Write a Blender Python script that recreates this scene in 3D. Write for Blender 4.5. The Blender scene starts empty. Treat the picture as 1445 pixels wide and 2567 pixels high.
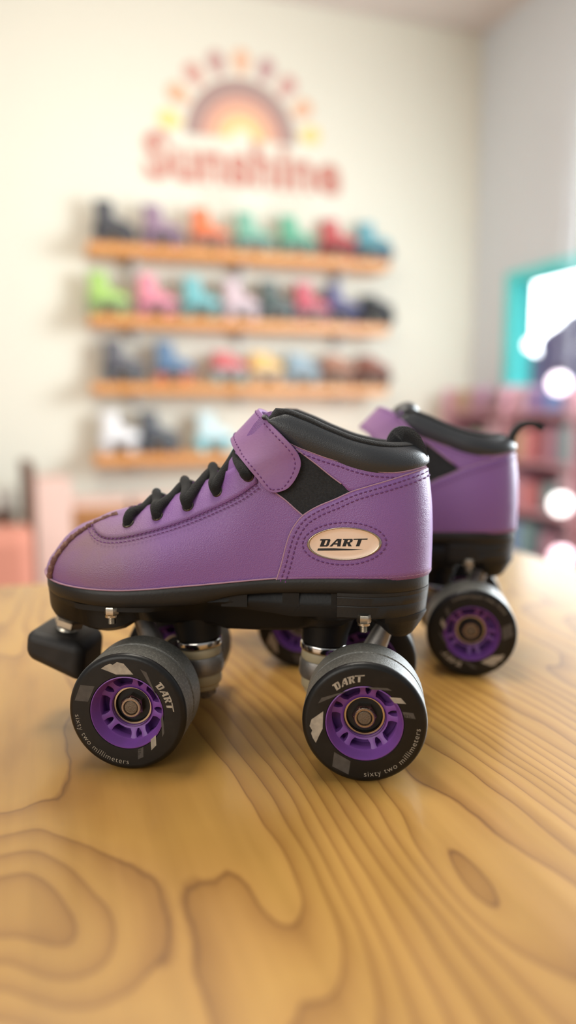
import bpy, bmesh, math, random
import numpy as np
from mathutils import Vector, Matrix

random.seed(7)
SC = bpy.context.scene
COL = SC.collection
PI = math.pi

# ------------------------------------------------------------------ camera, world, light, exposure
TZ = 0.92                                   # table top height
CAMH = 0.1834                               # lens above the table
cam_data = bpy.data.cameras.new('camera')
cam = bpy.data.objects.new('camera', cam_data)
COL.objects.link(cam)
cam.location = (0, 0, TZ + CAMH)
cam.rotation_euler = (PI/2 - 0.13474, 0, 0)
cam_data.sensor_fit = 'VERTICAL'
cam_data.sensor_height = 24.0
cam_data.lens = 24.0*1870.0/2567.0
cam_data.clip_start = 0.01
cam_data.clip_end = 100
cam_data.dof.use_dof = True
cam_data.dof.focus_distance = 0.384
cam_data.dof.aperture_fstop = cam_data.lens/11.0
cam_data.dof.aperture_blades = 0
SC.camera = cam

SC.view_settings.view_transform = 'Standard'
SC.view_settings.look = 'None'
SC.view_settings.exposure = 0.25
SC.view_settings.gamma = 1.0
SC.view_settings.use_curve_mapping = False
SC.cycles.use_denoising = True
SC.cycles.max_bounces = 8
SC.cycles.caustics_reflective = False
SC.cycles.caustics_refractive = False
SC.cycles.sample_clamp_indirect = 6.0

world = bpy.data.worlds.new('sky_light')
SC.world = world
world.use_nodes = True
bg = world.node_tree.nodes['Background']
# pale overcast sky, far brighter on the side the teal window looks out to
_nt = world.node_tree
_tc = _nt.nodes.new('ShaderNodeTexCoord')
_dot = _nt.nodes.new('ShaderNodeVectorMath')
_dot.operation = 'DOT_PRODUCT'
_dot.inputs[1].default_value = Vector((0.46, 0.87, 0.16)).normalized()
_nt.links.new(_tc.outputs['Generated'], _dot.inputs[0])
_ramp = _nt.nodes.new('ShaderNodeValToRGB')
_ramp.color_ramp.elements[0].position = 0.0
_ramp.color_ramp.elements[0].color = (0.046, 0.046, 0.046, 1)
_ramp.color_ramp.elements[1].position = 0.97
_ramp.color_ramp.elements[1].color = (1.0, 1.0, 1.0, 1)
_mid = _ramp.color_ramp.elements.new(0.72)
_mid.color = (0.12, 0.12, 0.12, 1)
_nt.links.new(_dot.outputs['Value'], _ramp.inputs['Fac'])
_mul = _nt.nodes.new('ShaderNodeMix')
_mul.data_type = 'RGBA'
_mul.blend_type = 'MULTIPLY'
_mul.inputs[0].default_value = 1.0
_mul.inputs[7].default_value = (0.93, 0.98, 1.0, 1)
_nt.links.new(_ramp.outputs['Color'], _mul.inputs[6])
_nt.links.new(_mul.outputs[2], bg.inputs['Color'])
bg.inputs['Strength'].default_value = 7.0


def area_light(name, loc, target, sx, sy, power, color):
    d = bpy.data.lights.new(name, 'AREA')
    d.shape = 'RECTANGLE'
    d.size, d.size_y, d.energy, d.color = sx, sy, power, color
    o = bpy.data.objects.new(name, d)
    COL.objects.link(o)
    o.location = loc
    o.rotation_euler = (Vector(target) - Vector(loc)).to_track_quat('-Z', 'Y').to_euler()
    return o


# storefront daylight from the glazed right side of the shop, behind and beside the viewer
area_light('storefront_daylight', (1.95, 2.5, 1.6), (-0.3, 2.2, 1.0), 1.5, 1.5, 135, (0.86, 0.95, 1.0))
area_light('front_fill_light', (-1.6, -1.9, 2.3), (0.1, 0.6, 0.9), 2.2, 1.6, 36, (1.0, 0.95, 0.86))  # added warm fill from front left, brightens skate fronts and right wall
area_light('ceiling_lamp_light', (-0.7, 2.5, 3.3), (-0.5, 3.6, 0.6), 1.6, 1.2, 27, (1.0, 0.94, 0.82))
area_light('counter_lamp_light', (-0.35, 0.75, 3.2), (0.0, 0.6, 0.9), 0.9, 0.6, 26, (1.0, 0.93, 0.80))

# ------------------------------------------------------------------ materials
def lin(c):
    return tuple((v/255/12.92 if v <= 10 else ((v/255+0.055)/1.055)**2.4) for v in c)


def mat(name, rgb, rough=0.5, metal=0.0, bump=0.0, bscale=400.0, vary=0.0, vscale=20.0, coat=0.0,
        rgb2=None, emit=0.0, sheen=0.0, spec=0.5, btype='NOISE', bdist=0.0005, thresh=None):
    m = bpy.data.materials.new(name)
    m.use_nodes = True
    nt = m.node_tree
    b = nt.nodes['Principled BSDF']
    c = lin(rgb)
    b.inputs['Base Color'].default_value = (*c, 1)
    b.inputs['Roughness'].default_value = rough
    b.inputs['Metallic'].default_value = metal
    b.inputs['Specular IOR Level'].default_value = spec
    b.inputs['Coat Weight'].default_value = coat
    b.inputs['Coat Roughness'].default_value = 0.15
    if sheen:
        b.inputs['Sheen Weight'].default_value = sheen
        b.inputs['Sheen Roughness'].default_value = 0.6
    if emit:
        b.inputs['Emission Color'].default_value = (*c, 1)
        b.inputs['Emission Strength'].default_value = emit
    tc = nt.nodes.new('ShaderNodeTexCoord')
    if vary or rgb2:
        n = nt.nodes.new('ShaderNodeTexNoise')
        n.inputs['Scale'].default_value = vscale
        n.inputs['Detail'].default_value = 5
        nt.links.new(tc.outputs['Object'], n.inputs['Vector'])
        r = nt.nodes.new('ShaderNodeValToRGB')
        lo, hi = thresh or (0.3, 0.7)
        r.color_ramp.elements[0].position = lo
        r.color_ramp.elements[1].position = hi
        c2 = lin(rgb2) if rgb2 else tuple(min(1, v*(1+vary)) for v in c)
        c1 = c if rgb2 else tuple(v*(1-vary) for v in c)
        r.color_ramp.elements[0].color = (*c1, 1)
        r.color_ramp.elements[1].color = (*c2, 1)
        nt.links.new(n.outputs['Fac'], r.inputs['Fac'])
        nt.links.new(r.outputs['Color'], b.inputs['Base Color'])
    if bump:
        if btype == 'VORONOI':
            t = nt.nodes.new('ShaderNodeTexVoronoi')
            t.inputs['Scale'].default_value = bscale
            o = t.outputs['Distance']
        else:
            t = nt.nodes.new('ShaderNodeTexNoise')
            t.inputs['Scale'].default_value = bscale
            t.inputs['Detail'].default_value = 3
            o = t.outputs['Fac']
        nt.links.new(tc.outputs['Object'], t.inputs['Vector'])
        bp = nt.nodes.new('ShaderNodeBump')
        bp.inputs['Strength'].default_value = bump
        bp.inputs['Distance'].default_value = bdist
        nt.links.new(o, bp.inputs['Height'])
        nt.links.new(bp.outputs['Normal'], b.inputs['Normal'])
    return m


def leather_mat():
    """purple grained leather with brown scuffing near the toe and faint soiling"""
    m = mat('purple_leather', (136, 92, 158), 0.43, spec=0.6, bump=0.4, bscale=1900, btype='VORONOI', bdist=0.0004)
    nt = m.node_tree
    b = nt.nodes['Principled BSDF']
    tc = nt.nodes.new('ShaderNodeTexCoord')
    base, scuff = lin((137, 93, 158)), lin((142, 110, 118))
    n = nt.nodes.new('ShaderNodeTexNoise')
    n.inputs['Scale'].default_value = 38
    n.inputs['Detail'].default_value = 4
    nt.links.new(tc.outputs['Object'], n.inputs['Vector'])
    # distance from the scuffed toe patch
    mp = nt.nodes.new('ShaderNodeVectorMath')
    mp.operation = 'DISTANCE'
    mp.inputs[1].default_value = (0.148, 0.036, 0.108)
    nt.links.new(tc.outputs['Object'], mp.inputs[0])
    mr = nt.nodes.new('ShaderNodeMapRange')
    mr.inputs['From Min'].default_value = 0.006
    mr.inputs['From Max'].default_value = 0.042
    mr.inputs['To Min'].default_value = 1.7
    mr.inputs['To Max'].default_value = 0.0
    nt.links.new(mp.outputs['Value'], mr.inputs['Value'])
    mu = nt.nodes.new('ShaderNodeMath')
    mu.operation = 'MULTIPLY'
    nt.links.new(mr.outputs['Result'], mu.inputs[0])
    nt.links.new(n.outputs['Fac'], mu.inputs[1])
    mx = nt.nodes.new('ShaderNodeMix')
    mx.data_type = 'RGBA'
    mx.inputs[6].default_value = (*base, 1)
    mx.inputs[7].default_value = (*scuff, 1)
    nt.links.new(mu.outputs[0], mx.inputs[0])
    nt.links.new(mx.outputs[2], b.inputs['Base Color'])
    return m


M = {}
M['leather'] = leather_mat()
M['strap'] = mat('worn_purple_leather', (154, 113, 156), 0.6, bump=0.25, bscale=900, rgb2=(143, 100, 155), vscale=45)
M['edge'] = mat('scuffed_seam', (112, 76, 72), 0.85, bump=0.8, bscale=700, rgb2=(160, 124, 104), vscale=420, thresh=(0.5, 0.72))
M['stitch'] = mat('purple_thread', (112, 62, 122), 0.7)
M['rawedge'] = mat('raw_leather_edge', (176, 138, 160), 0.8)
M['collar'] = mat('black_smooth_leather', (50, 52, 56), 0.4, bump=0.25, bscale=1600, btype='VORONOI', bdist=0.0003)
M['fuzz'] = mat('black_pile_fabric', (17, 17, 20), 0.95, bump=1.0, bscale=1800, sheen=0.15, bdist=0.0008)
M['hook'] = mat('black_hook_fabric', (20, 21, 24), 0.9, bump=1.0, bscale=2200, sheen=0.12, rgb2=(42, 44, 48), vscale=900, bdist=0.0008)
M['lace'] = mat('black_lace', (14, 13, 14), 0.9, bump=0.9, bscale=1500, sheen=0.06, bdist=0.0006)
M['eyelet'] = mat('nickel_eyelet', (96, 90, 80), 0.28, metal=1.0)
M['sole'] = mat('black_sole_rubber', (28, 26, 25), 0.45, bump=0.15, bscale=900, rgb2=(36, 33, 30), vscale=60, spec=0.4)
M['plate'] = mat('black_nylon', (15, 14, 14), 0.5, spec=0.35, bump=0.15, bscale=700)
M['chrome'] = mat('chrome', (205, 200, 195), 0.16, metal=1.0)
M['zinc'] = mat('zinc_plated_steel', (190, 180, 165), 0.28, metal=1.0, bump=0.1, bscale=500)
M['alu'] = mat('cast_aluminium', (150, 146, 142), 0.48, metal=0.75, bump=0.3, bscale=900, rgb2=(128, 122, 116), vscale=120)
M['cushion'] = mat('translucent_urethane', (176, 164, 134), 0.4)
M['tire'] = mat('black_urethane_side', (17, 15, 14), 0.36, rgb2=(30, 28, 26), vscale=110, thresh=(0.5, 0.85), bump=0.1, bscale=800, spec=0.35)
M['tread'] = mat('dusty_black_tread', (88, 86, 80), 0.46, rgb2=(140, 138, 130), spec=0.7, vscale=900, thresh=(0.5, 0.85), bump=0.5, bscale=1500)
M['hub'] = mat('purple_nylon_hub', (132, 78, 164), 0.45, rgb2=(124, 76, 150), vscale=120, bump=0.1, bscale=900)
M['bearing'] = mat('bearing_shield', (24, 22, 21), 0.5)
M['race'] = mat('bearing_race', (196, 176, 150), 0.3, metal=1.0)
M['nut'] = mat('lock_nut_steel', (158, 140, 124), 0.3, metal=1.0, bump=0.3, bscale=1300)
M['bolt'] = mat('axle_end_steel', (120, 108, 94), 0.5, metal=0.8, bump=0.5, bscale=1500)
M['print_white'] = mat('pale_print', (182, 172, 156), 0.5, rgb2=(150, 142, 130), vscale=300)
M['print_grey'] = mat('grey_print', (82, 78, 74), 0.45, rgb2=(66, 62, 60), vscale=260)
M['badge'] = mat('cream_badge', (244, 214, 190), 0.4, coat=0.15)
M['badge_rim'] = mat('badge_rim', (176, 160, 140), 0.25, metal=0.9)
M['ink'] = mat('black_ink', (18, 16, 18), 0.4)
M['stopper'] = mat('black_stopper_rubber', (24, 22, 21), 0.6, bump=0.25, bscale=500, rgb2=(42, 38, 36), vscale=90)

# ------------------------------------------------------------------ mesh helpers
S = 0.001


def link(o, parent=None):
    COL.objects.link(o)
    if parent is not None:
        o.parent = parent
    return o


def mk(name, verts, faces, material, parent=None, smooth=True, scale=S, mats=None, fmat=None, recalc=True, auto=None):
    me = bpy.data.meshes.new(name)
    me.from_pydata([tuple(float(c)*scale for c in v) for v in verts], [], faces)
    for m in (mats or [material]):
        me.materials.append(m)
    if fmat is not None:
        me.polygons.foreach_set('material_index', fmat)
    bm = bmesh.new()
    bm.from_mesh(me)
    bmesh.ops.remove_doubles(bm, verts=bm.verts, dist=1e-7)
    if recalc:
        bmesh.ops.recalc_face_normals(bm, faces=bm.faces)
    if auto is not None and smooth:
        for e in bm.edges:
            if len(e.link_faces) == 2 and e.calc_face_angle(0) > auto:
                e.smooth = False
    bm.to_mesh(me)
    bm.free()
    if smooth:
        me.polygons.foreach_set('use_smooth', [True]*len(me.polygons))
    me.update()
    return link(bpy.data.objects.new(name, me), parent)


def grid_faces(n, m, base=0, cu=False, cv=False):
    f = []
    for i in range(n if cu else n-1):
        for j in range(m if cv else m-1):
            a, b = base+i*m+j, base+i*m+(j+1) % m
            c, d = base+((i+1) % n)*m+(j+1) % m, base+((i+1) % n)*m+j
            f.append((a, b, c, d))
    return f


class MB:
    """collects verts and faces of ONE part"""
    def __init__(s):
        s.v, s.f, s.k = [], [], []

    def add(s, v, f, k=0):
        b = len(s.v)
        s.v += [tuple(p) for p in v]
        s.f += [tuple(i+b for i in q) for q in f]
        s.k += [k]*len(f)
        return s

    def grid(s, rows, cu=False, cv=False, k=0):
        n, m = len(rows), len(rows[0])
        return s.add([p for r in rows for p in r], grid_faces(n, m, 0, cu, cv), k)

    def lathe(s, prof, axis_o, axis_d, n=32, k=0, ref=None, cap0=False, cap1=False, phase=0.0):
        """prof: (radius, distance along axis); k may be a list per segment"""
        d = Vector(axis_d).normalized()
        u = Vector(ref) if ref else (Vector((1, 0, 0)) if abs(d.x) < 0.9 else Vector((0, 1, 0)))
        u = (u - d*u.dot(d)).normalized()
        w = d.cross(u)
        o = Vector(axis_o)
        rows = []
        for r, t in prof:
            rows.append([o + d*t + (u*math.cos(phase+2*PI*i/n) + w*math.sin(phase+2*PI*i/n))*r for i in range(n)])
        for i in range(len(rows)-1):
            kk = k[i] if isinstance(k, (list, tuple)) else k
            s.grid(rows[i:i+2], cv=True, k=kk)
        for c, row in ((cap0, rows[0]), (cap1, rows[-1])):
            if c:
                s.add(row, [tuple(range(n))], k if not isinstance(k, (list, tuple)) else k[0])
        return s

    def tube(s, pts, r, n=10, k=0, caps=True):
        pts = [Vector(p) for p in pts]
        rows = []
        prev = None
        for i, p in enumerate(pts):
            t = (pts[min(i+1, len(pts)-1)] - pts[max(i-1, 0)]).normalized()
            if prev is None:
                prev = t.orthogonal().normalized()
            prev = (prev - t*prev.dot(t)).normalized()
            q = t.cross(prev)
            rr = r[i] if isinstance(r, (list, tuple)) else r
            rows.append([p + (prev*math.cos(2*PI*a/n) + q*math.sin(2*PI*a/n))*rr for a in range(n)])
        s.grid(rows, cv=True, k=k)
        if caps:
            s.add(rows[0], [tuple(range(n))], k)
            s.add(rows[-1], [tuple(range(n))], k)
        return s

    def box(s, c, d, k=0):
        x, y, z = c
        a, b, e = d[0]/2, d[1]/2, d[2]/2
        v = [(x+i*a, y+j*b, z+l*e) for i in (-1, 1) for j in (-1, 1) for l in (-1, 1)]
        return s.add(v, [(0, 1, 3, 2), (4, 6, 7, 5), (0, 4, 5, 1), (2, 3, 7, 6), (0, 2, 6, 4), (1, 5, 7, 3)], k)

    def build(s, name, material, parent=None, smooth=True, scale=S, mats=None, auto=None):
        return mk(name, s.v, s.f, material, parent, smooth, scale, mats, s.k if mats else None, auto=auto)


def bevel(o, w, seg=3):
    m = o.modifiers.new('bevel', 'BEVEL')
    m.width, m.segments, m.limit_method = w, seg, 'ANGLE'
    m.angle_limit = math.radians(35)
    return o


def solid(o, t, off=-1):
    m = o.modifiers.new('thickness', 'SOLIDIFY')
    m.thickness, m.offset = t, off
    return o


def catmull(pts, n=8):
    P = [Vector(p) for p in pts]
    P = [P[0]*2-P[1]] + P + [P[-1]*2-P[-2]]
    out = []
    for i in range(1, len(P)-2):
        for k in range(n):
            t = k/n
            out.append(0.5*((2*P[i]) + (P[i+1]-P[i-1])*t + (2*P[i-1]-5*P[i]+4*P[i+1]-P[i+2])*t*t
                            + (3*P[i]-P[i-1]-3*P[i+1]+P[i+2])*t**3))
    out.append(P[-2])
    return out


def resample(pts, n, smooth=True):
    P = catmull(pts, 10) if smooth and len(pts) > 2 else [Vector(p) for p in pts]
    L = [0.0]
    for a, b in zip(P, P[1:]):
        L.append(L[-1]+(b-a).length)
    out = []
    for i in range(n):
        t = L[-1]*i/(n-1)
        j = 0
        while j < len(L)-2 and L[j+1] < t:
            j += 1
        f = (t-L[j])/max(L[j+1]-L[j], 1e-9)
        out.append(P[j].lerp(P[j+1], min(max(f, 0), 1)))
    return out


def curve_len(pts):
    return sum((Vector(a)-Vector(b)).length for a, b in zip(pts, pts[1:]))


def tag(o, label, cat, group=None, kind=None):
    o['label'] = label
    o['category'] = cat
    if group:
        o['group'] = group
    if kind:
        o['kind'] = kind
    return o


def empty(name, loc, rz=0.0):
    o = bpy.data.objects.new(name, None)
    o.empty_display_size = 0.05
    COL.objects.link(o)
    o.location = loc
    o.rotation_euler = (0, 0, rz)
    return o


def structure(o):
    o['kind'] = 'structure'
    return o


def text_mesh(body, size, spacing=1.0, offset=0.0, shear=0.0, res=4):
    """verts and faces of flat lettering in the built-in font, baseline on y = 0"""
    c = bpy.data.curves.new('lettering', 'FONT')
    c.body, c.size, c.space_character, c.offset, c.shear, c.resolution_u = body, size, spacing, offset, shear, res
    o = bpy.data.objects.new('lettering', c)
    COL.objects.link(o)
    dg = bpy.context.evaluated_depsgraph_get()
    me = bpy.data.meshes.new_from_object(o.evaluated_get(dg))
    v = [tuple(p.co) for p in me.vertices]
    f = [tuple(p.vertices) for p in me.polygons]
    bpy.data.objects.remove(o)
    bpy.data.curves.remove(c)
    bpy.data.meshes.remove(me)
    return v, f


# ------------------------------------------------------------------ boot surface (mm): x toe-forward from the rear axle, y left, z up
def sm(x, a, b):
    t = np.clip((x-a)/(b-a), 0, 1)
    return t*t*(3-2*t)


def pchip(xs, ys):
    xs, ys = np.array(xs, float), np.array(ys, float)
    h = np.diff(xs)
    d = np.diff(ys)/h
    m = np.zeros(len(xs))
    for i in range(1, len(xs)-1):
        if d[i-1]*d[i] > 0:
            m[i] = 3*(h[i-1]+h[i])/((2*h[i]+h[i-1])/d[i-1]+(h[i]+2*h[i-1])/d[i])
    m[0], m[-1] = d[0], d[-1]

    def fn(x):
        x = np.clip(np.asarray(x, float), xs[0], xs[-1])
        i = np.clip(np.searchsorted(xs, x)-1, 0, len(xs)-2)
        t = (x-xs[i])/h[i]
        t2, t3 = t*t, t*t*t
        return ys[i]*(2*t3-3*t2+1)+h[i]*m[i]*(t3-2*t2+t)+ys[i+1]*(3*t2-2*t3)+h[i]*m[i+1]*(t3-t2)
    return fn


HEELX, TIP = -34.6, 184.8
zw = pchip([-36, 0, 19, 46, 62, 94, 136, 165, 190], [96.3, 96.6, 96.2, 95.2, 94.0, 91.3, 88.7, 89.6, 93.6])
ztop = pchip([-36, -21, -11, 4, 20, 34, 44, 52, 58, 64, 70, 75, 80, 90, 100, 113, 122, 140, 148, 157, 165, 171, 177.5, 182.4, 184.8],
             [166.5, 166.5, 167, 169.5, 175, 181, 184, 183, 179, 171, 163, 156.5, 151, 147, 142, 135.5, 132.2, 127.6, 125.6, 121.5, 118.4, 114.0, 106, 100, 93.2])
hb = pchip([-36, 0, 20, 45, 70, 95, 115, 130, 150, 170, 190], [31, 31, 30.5, 31, 34, 37.5, 40, 40.8, 40.5, 40, 40])
hx = pchip([80, 96, 106, 115, 128, 144, 153, 170], [.9, 0.1, 0, -.1, .3, 1.9, 3.2, 3.8])
zcol = pchip([-36, -27.7, -20.9, -14.8, -6.7, 1.3, 9.3, 14.9, 21.6, 30.2, 36.7, 41.1, 46.3, 49.8, 53],
             [154.3, 153.2, 151.9, 151.3, 151.6, 152.9, 155, 157, 158.9, 161.9, 164.4, 166.6, 170.4, 174.7, 179])


def hw2(x, z):
    xe = x-hx(z)*(1-sm(x, -30, 30))
    a = np.clip((8-xe)/(8-HEELX), 0, None)
    b = np.clip((x-128)/(TIP-128), 0, None)
    return hb(x)**2*(1-a**2.4)*(1-b**2.5)


def G(x, y, z):
    zb, zt = zw(x), ztop(x)
    s = (z-zb)/(zt-zb)
    b = sm(x, 48, 92)
    sp = np.clip(s, 0, None)
    V = b*(1-sp**2.5)+(1-b)*(1-.20*sp**1.3)**2
    bulge = 1+.06*np.sin(np.pi*np.clip(s*1.6, 0, 1))
    return y*y-hw2(x, z)*V*bulge


def Wd(x, z):
    return float(np.sqrt(max(-float(G(x, 0.0, z)), 0.0)))


def xe_of(x, z):
    return float(x-hx(z)*(1-sm(x, -30, 30)))


def SP(xe, z, off=0.0, side=1):
    """point on the boot at heel-straightened length xe and height z, pushed out by off"""
    x = float(xe+hx(z)*(1-sm(xe, -30, 30)))
    y = Wd(x, z)
    p = Vector((x, y, z))
    if off:
        e = .05
        g = Vector((float(G(x+e, y, z)-G(x-e, y, z)), float(G(x, y+e, z)-G(x, y-e, z)), float(G(x, y, z+e)-G(x, y, z-e))))
        if g.length > 1e-9:
            p = p+g.normalized()*off
    if side < 0:
        p.y = -p.y
    return p


def ruled(A, B, n, m, off, side=1, smooth=True):
    """patch of the boot surface between two side-view curves (x, z)"""
    a = resample([(xe_of(x, z), z, 0) for x, z in A], n, smooth)
    b = resample([(xe_of(x, z), z, 0) for x, z in B], n, smooth)
    return [[SP(*(p.lerp(q, j/(m-1)).xy), off, side) for j in range(m)] for p, q in zip(a, b)]


def dashes(mb, curve, inset, off, side=1, pitch=2.7, dash=1.75, r=0.36):
    """a line of stitches at a distance inset beside a side-view curve"""
    pts = [(xe_of(x, z), z, 0) for x, z in curve]
    n = max(int(curve_len(pts)/0.45), 8)
    P = resample(pts, n)
    Q = []
    for i, p in enumerate(P):
        t = P[min(i+1, n-1)]-P[max(i-1, 0)]
        if t.length < 1e-9:
            continue
        t.normalize()
        Q.append(p+Vector((t.y, -t.x, 0))*inset)
    L = curve_len(Q)
    k = int(L/pitch)
    F = resample(Q, k*6+1, False)
    for i in range(k):
        a, b = F[i*6], F[i*6+4]
        p0, p1 = SP(a.x, a.y, off, side), SP(b.x, b.y, off, side)
        mid = SP((a.x+b.x)/2, (a.y+b.y)/2, off+r*0.6, side)
        mb.tube([p0, p0.lerp(mid, .5), mid, mid.lerp(p1, .5), p1], [r*.5, r, r*1.1, r, r*.5], 6)


# traced panel lines of the boot, side view, mm
COUNTER = [(47.5, 94.6), (44.6, 104.1), (42.6, 112.2), (40.3, 119.5), (37.1, 125.1), (33.2, 129.5), (26.1, 133.9), (16.7, 137.9),
           (8.1, 141.9), (-0.5, 144.7), (-9.8, 147.4), (-19.4, 150.2), (-26.8, 152.3), (-31.3, 153.6)]
EYELOW = [(151.5, 120.8), (146.9, 117.9), (141.8, 115.9), (134.8, 115.6), (125, 117.1), (110.3, 120.9), (94.8, 126.2), (79.5, 132.8),
          (66.8, 139.3), (57.6, 146.0)]
EYETOP = [(148.5, 123.6), (141, 124.6), (133, 126.6), (122, 130.3), (111, 134.0), (99, 139.8), (87, 145.4), (75.6, 150.7), (68.5, 154.7), (60, 162)]
TOESEAM = [(174.2, 92.4), (172.6, 97.4), (170.6, 102.5), (167.0, 107.8), (162.3, 113.4), (157.5, 117.2), (151.8, 120.6), (145.2, 123.6), (139, 126.0)]
EYELETS = [(128.7, 122.4), (112.3, 126.6), (95.5, 132.3), (79.5, 140.3), (62.5, 149.6)]
PATCHLOW = [(56, 146.5), (47.7, 140.7), (42.5, 136.9), (37.6, 132.6), (33.3, 129), (29.5, 125.5)]
PATCHTOP = [(46, 171.5), (37.6, 163.7), (28, 156.7), (20, 150.4), (13.7, 145.8), (4, 138)]


def glyph_dart():
    """slanted slab lettering D A R T: convex quads, letter height 1, total width about 5"""
    q = []

    def r(x0, y0, x1, y1):
        q.append([(x0, y0), (x1, y0), (x1, y1), (x0, y1)])
    r(0.15, 0, .55, 1); r(-.05, .8, .2, 1); r(.5, .82, .95, 1); r(.5, 0, .95, .17)                # D
    q.append([(.78, .12), (1.08, .12), (1.08, .88), (.78, .88)]); q.append([(.94, .0), (1.08, .14), (.94, .14)]); q.append([(.94, 1), (.94, .86), (1.08, .86)])
    q.append([(1.2, 0), (1.5, 0), (1.95, 1), (1.75, 1)]); q.append([(1.75, 1), (1.95, .55), (2.05, 0), (2.4, 0), (2.25, 1)]); r(1.5, .25, 2.1, .42)   # A
    r(2.6, 0, 2.98, 1); r(2.42, .84, 2.65, 1); r(2.95, .84, 3.4, 1); r(2.95, .4, 3.35, .56)        # R
    q.append([(3.2, .5), (3.5, .55), (3.5, .9), (3.2, .9)]); q.append([(3.0, .42), (3.3, .42), (3.62, 0), (3.25, 0)])
    r(3.55, .84, 5.0, 1); r(4.05, 0, 4.42, .9)                                                     # T
    return q


# ------------------------------------------------------------------ wheel (62 mm), built once as meshes then placed
WW, WR, RIM = 34.5, 31.0, 19.2


def wheel_meshes():
    """wheel frame: u right, v up, seen from the outer side; d depth inwards from the outer face -> coordinates (u, d, v)"""
    out = []

    def arc_profile(d0, sgn):
        return [(28.0+3.0*math.sin(a), d0+sgn*3.2*(1-math.cos(a))) for a in np.linspace(0, PI/2, 7)]
    t = MB()
    prof = [(RIM, 0.5), (RIM+.4, 0.0)] + arc_profile(0, 1) + [(31, 15.4), (30.2, 16.0), (30.2, 17.4), (31, 18.0)]
    prof += [(r, d) for r, d in reversed(arc_profile(WW, -1))] + [(RIM+.4, WW), (RIM, WW-.5), (RIM, WW-8), (17.5, WW-8), (17.5, 8), (RIM, 8), (RIM, .5)]
    kinds = []
    for (r0, d0), (r1, d1) in zip(prof, prof[1:]):
        kinds.append(1 if (r0 > 29.6 and r1 > 29.6 and 2.0 < (d0+d1)/2 < WW-2.0) else 0)
    t.lathe(prof, (0, 0, 0), (0, 1, 0), 72, kinds)
    out.append(('tire', t, ['tire', 'tread']))

    h = MB()
    def pt(r, a, d):
        return (r*math.cos(a), d, r*math.sin(a))
    def depth(r):
        return 6.4 + (17.0-r)/(17.0-10.6)*2.8
    for flip in (0, 1):
        D = (lambda d: d) if not flip else (lambda d: WW-d)
        n = 90
        ring = [(RIM-.05, .25), (RIM-.5, 0.0), (18.6, 0.35), (16.9, depth(16.9)-.5), (16.6, depth(16.6)), (16.4, depth(16.4)+.2), (16.6, depth(16.6)+5)]
        h.grid([[pt(r, 2*PI*i/n, D(d)) for i in range(n)] for r, d in ring], cv=True)
        ring = [(12.0, depth(12.0)+5), (12.0, depth(12.0)), (11.2, depth(11.2)), (10.5, depth(10.6)+.1), (10.4, depth(10.4)+6)]
        h.grid([[pt(r, 2*PI*i/n, D(d)) for i in range(n)] for r, d in ring], cv=True)
        for k in range(5):
            for off in (25.0, 47.0):
                ac = math.radians(-97+72*k+off)
                rows = []
                for r in np.linspace(11.8, 16.7, 8):
                    q = (r-14.3)/2.6
                    half = math.radians(5.2 + 3.0*q*q*(1.3 if q < 0 else .8))*14/r
                    aa = np.linspace(-half, half, 5)
                    rows.append([pt(r, ac-half, D(depth(r)+5))] + [pt(r, ac+x, D(depth(r)+.25*(abs(x)/half)**6)) for x in aa] + [pt(r, ac+half, D(depth(r)+5))])
                h.grid(rows)
    h.lathe([(17.2, 7), (17.2, WW-7)], (0, 0, 0), (0, 1, 0), 60)
    h.lathe([(10.6, 8), (10.6, WW-8)], (0, 0, 0), (0, 1, 0), 40)
    h.lathe([(17.4, 17), (10.6, 17)], (0, 0, 0), (0, 1, 0), 40)
    out.append(('hub', h, ['hub']))

    b = MB()
    for D in ((lambda d: d), (lambda d: WW-d)):
        rows = [(10.5, 11.2), (10.2, 10.3), (9.3, 10.3), (9.0, 11.0), (8.9, 12.6), (3.0, 12.6)]
        for i in range(len(rows)-1):
            b.lathe([(rows[i][0], D(rows[i][1])), (rows[i+1][0], D(rows[i+1][1]))], (0, 0, 0), (0, 1, 0), 48, 0 if i < 3 else 1)
    out.append(('bearing', b, ['race', 'bearing']))

    nmb = MB()
    nmb.lathe([(6.3, 13.2), (6.3, 8.8), (5.6, 8.0), (5.0, 8.0)], (0, 0, 0), (0, 1, 0), 6)
    nmb.lathe([(5.35, 8.4), (5.35, 7.0), (4.9, 6.6), (4.0, 6.6), (3.7, 7.2)], (0, 0, 0), (0, 1, 0), 28)
    out.append(('axle_nut', nmb, ['nut']))
    x = MB()
    x.lathe([(3.7, 13), (3.7, 7.4), (3.2, 6.9), (0.01, 6.8)], (0, 0, 0), (0, 1, 0), 24)
    out.append(('axle_end', x, ['bolt']))

    # printed marks, flat on the side wall
    w, g = MB(), MB()
    y = -0.06
    def poly(mb, pts):
        mb.add([(px, y, pz) for px, pz in pts], [tuple(range(len(pts)))])
    def band(mb, a0, a1, r0, r1):
        n = 10
        rows = [[pt(r, math.radians(a0+(a1-a0)*i/n), y) for i in range(n+1)] for r in (r0, r1)]
        mb.grid(rows)
    sc_ = 1/13.3
    def P(pts):
        return [((px-937)*sc_, (1014-pz)*sc_) for px, pz in pts]
    # lettering along an arc across the top
    for q in glyph_dart():
        v = []
        for gx, gy in q:
            gx = gx+.2*gy
            a = math.radians(131-(gx/5.1)*40)
            rr = 21.4+gy*3.6
            v.append((rr*math.cos(a), rr*math.sin(a)))
        poly(w, v)
    poly(w, P([(1097, 825), (1170, 828), (1205, 866), (1130, 864)]))
    poly(w, P([(668, 940), (664, 1060), (640, 1112), (620, 1160), (600, 1128), (588, 1095), (596, 1075), (578, 1045), (590, 1000)]))
    greys = [MB()]
    poly(greys[-1], P([(633, 888), (656, 848), (846, 785), (760, 826)]))
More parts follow.
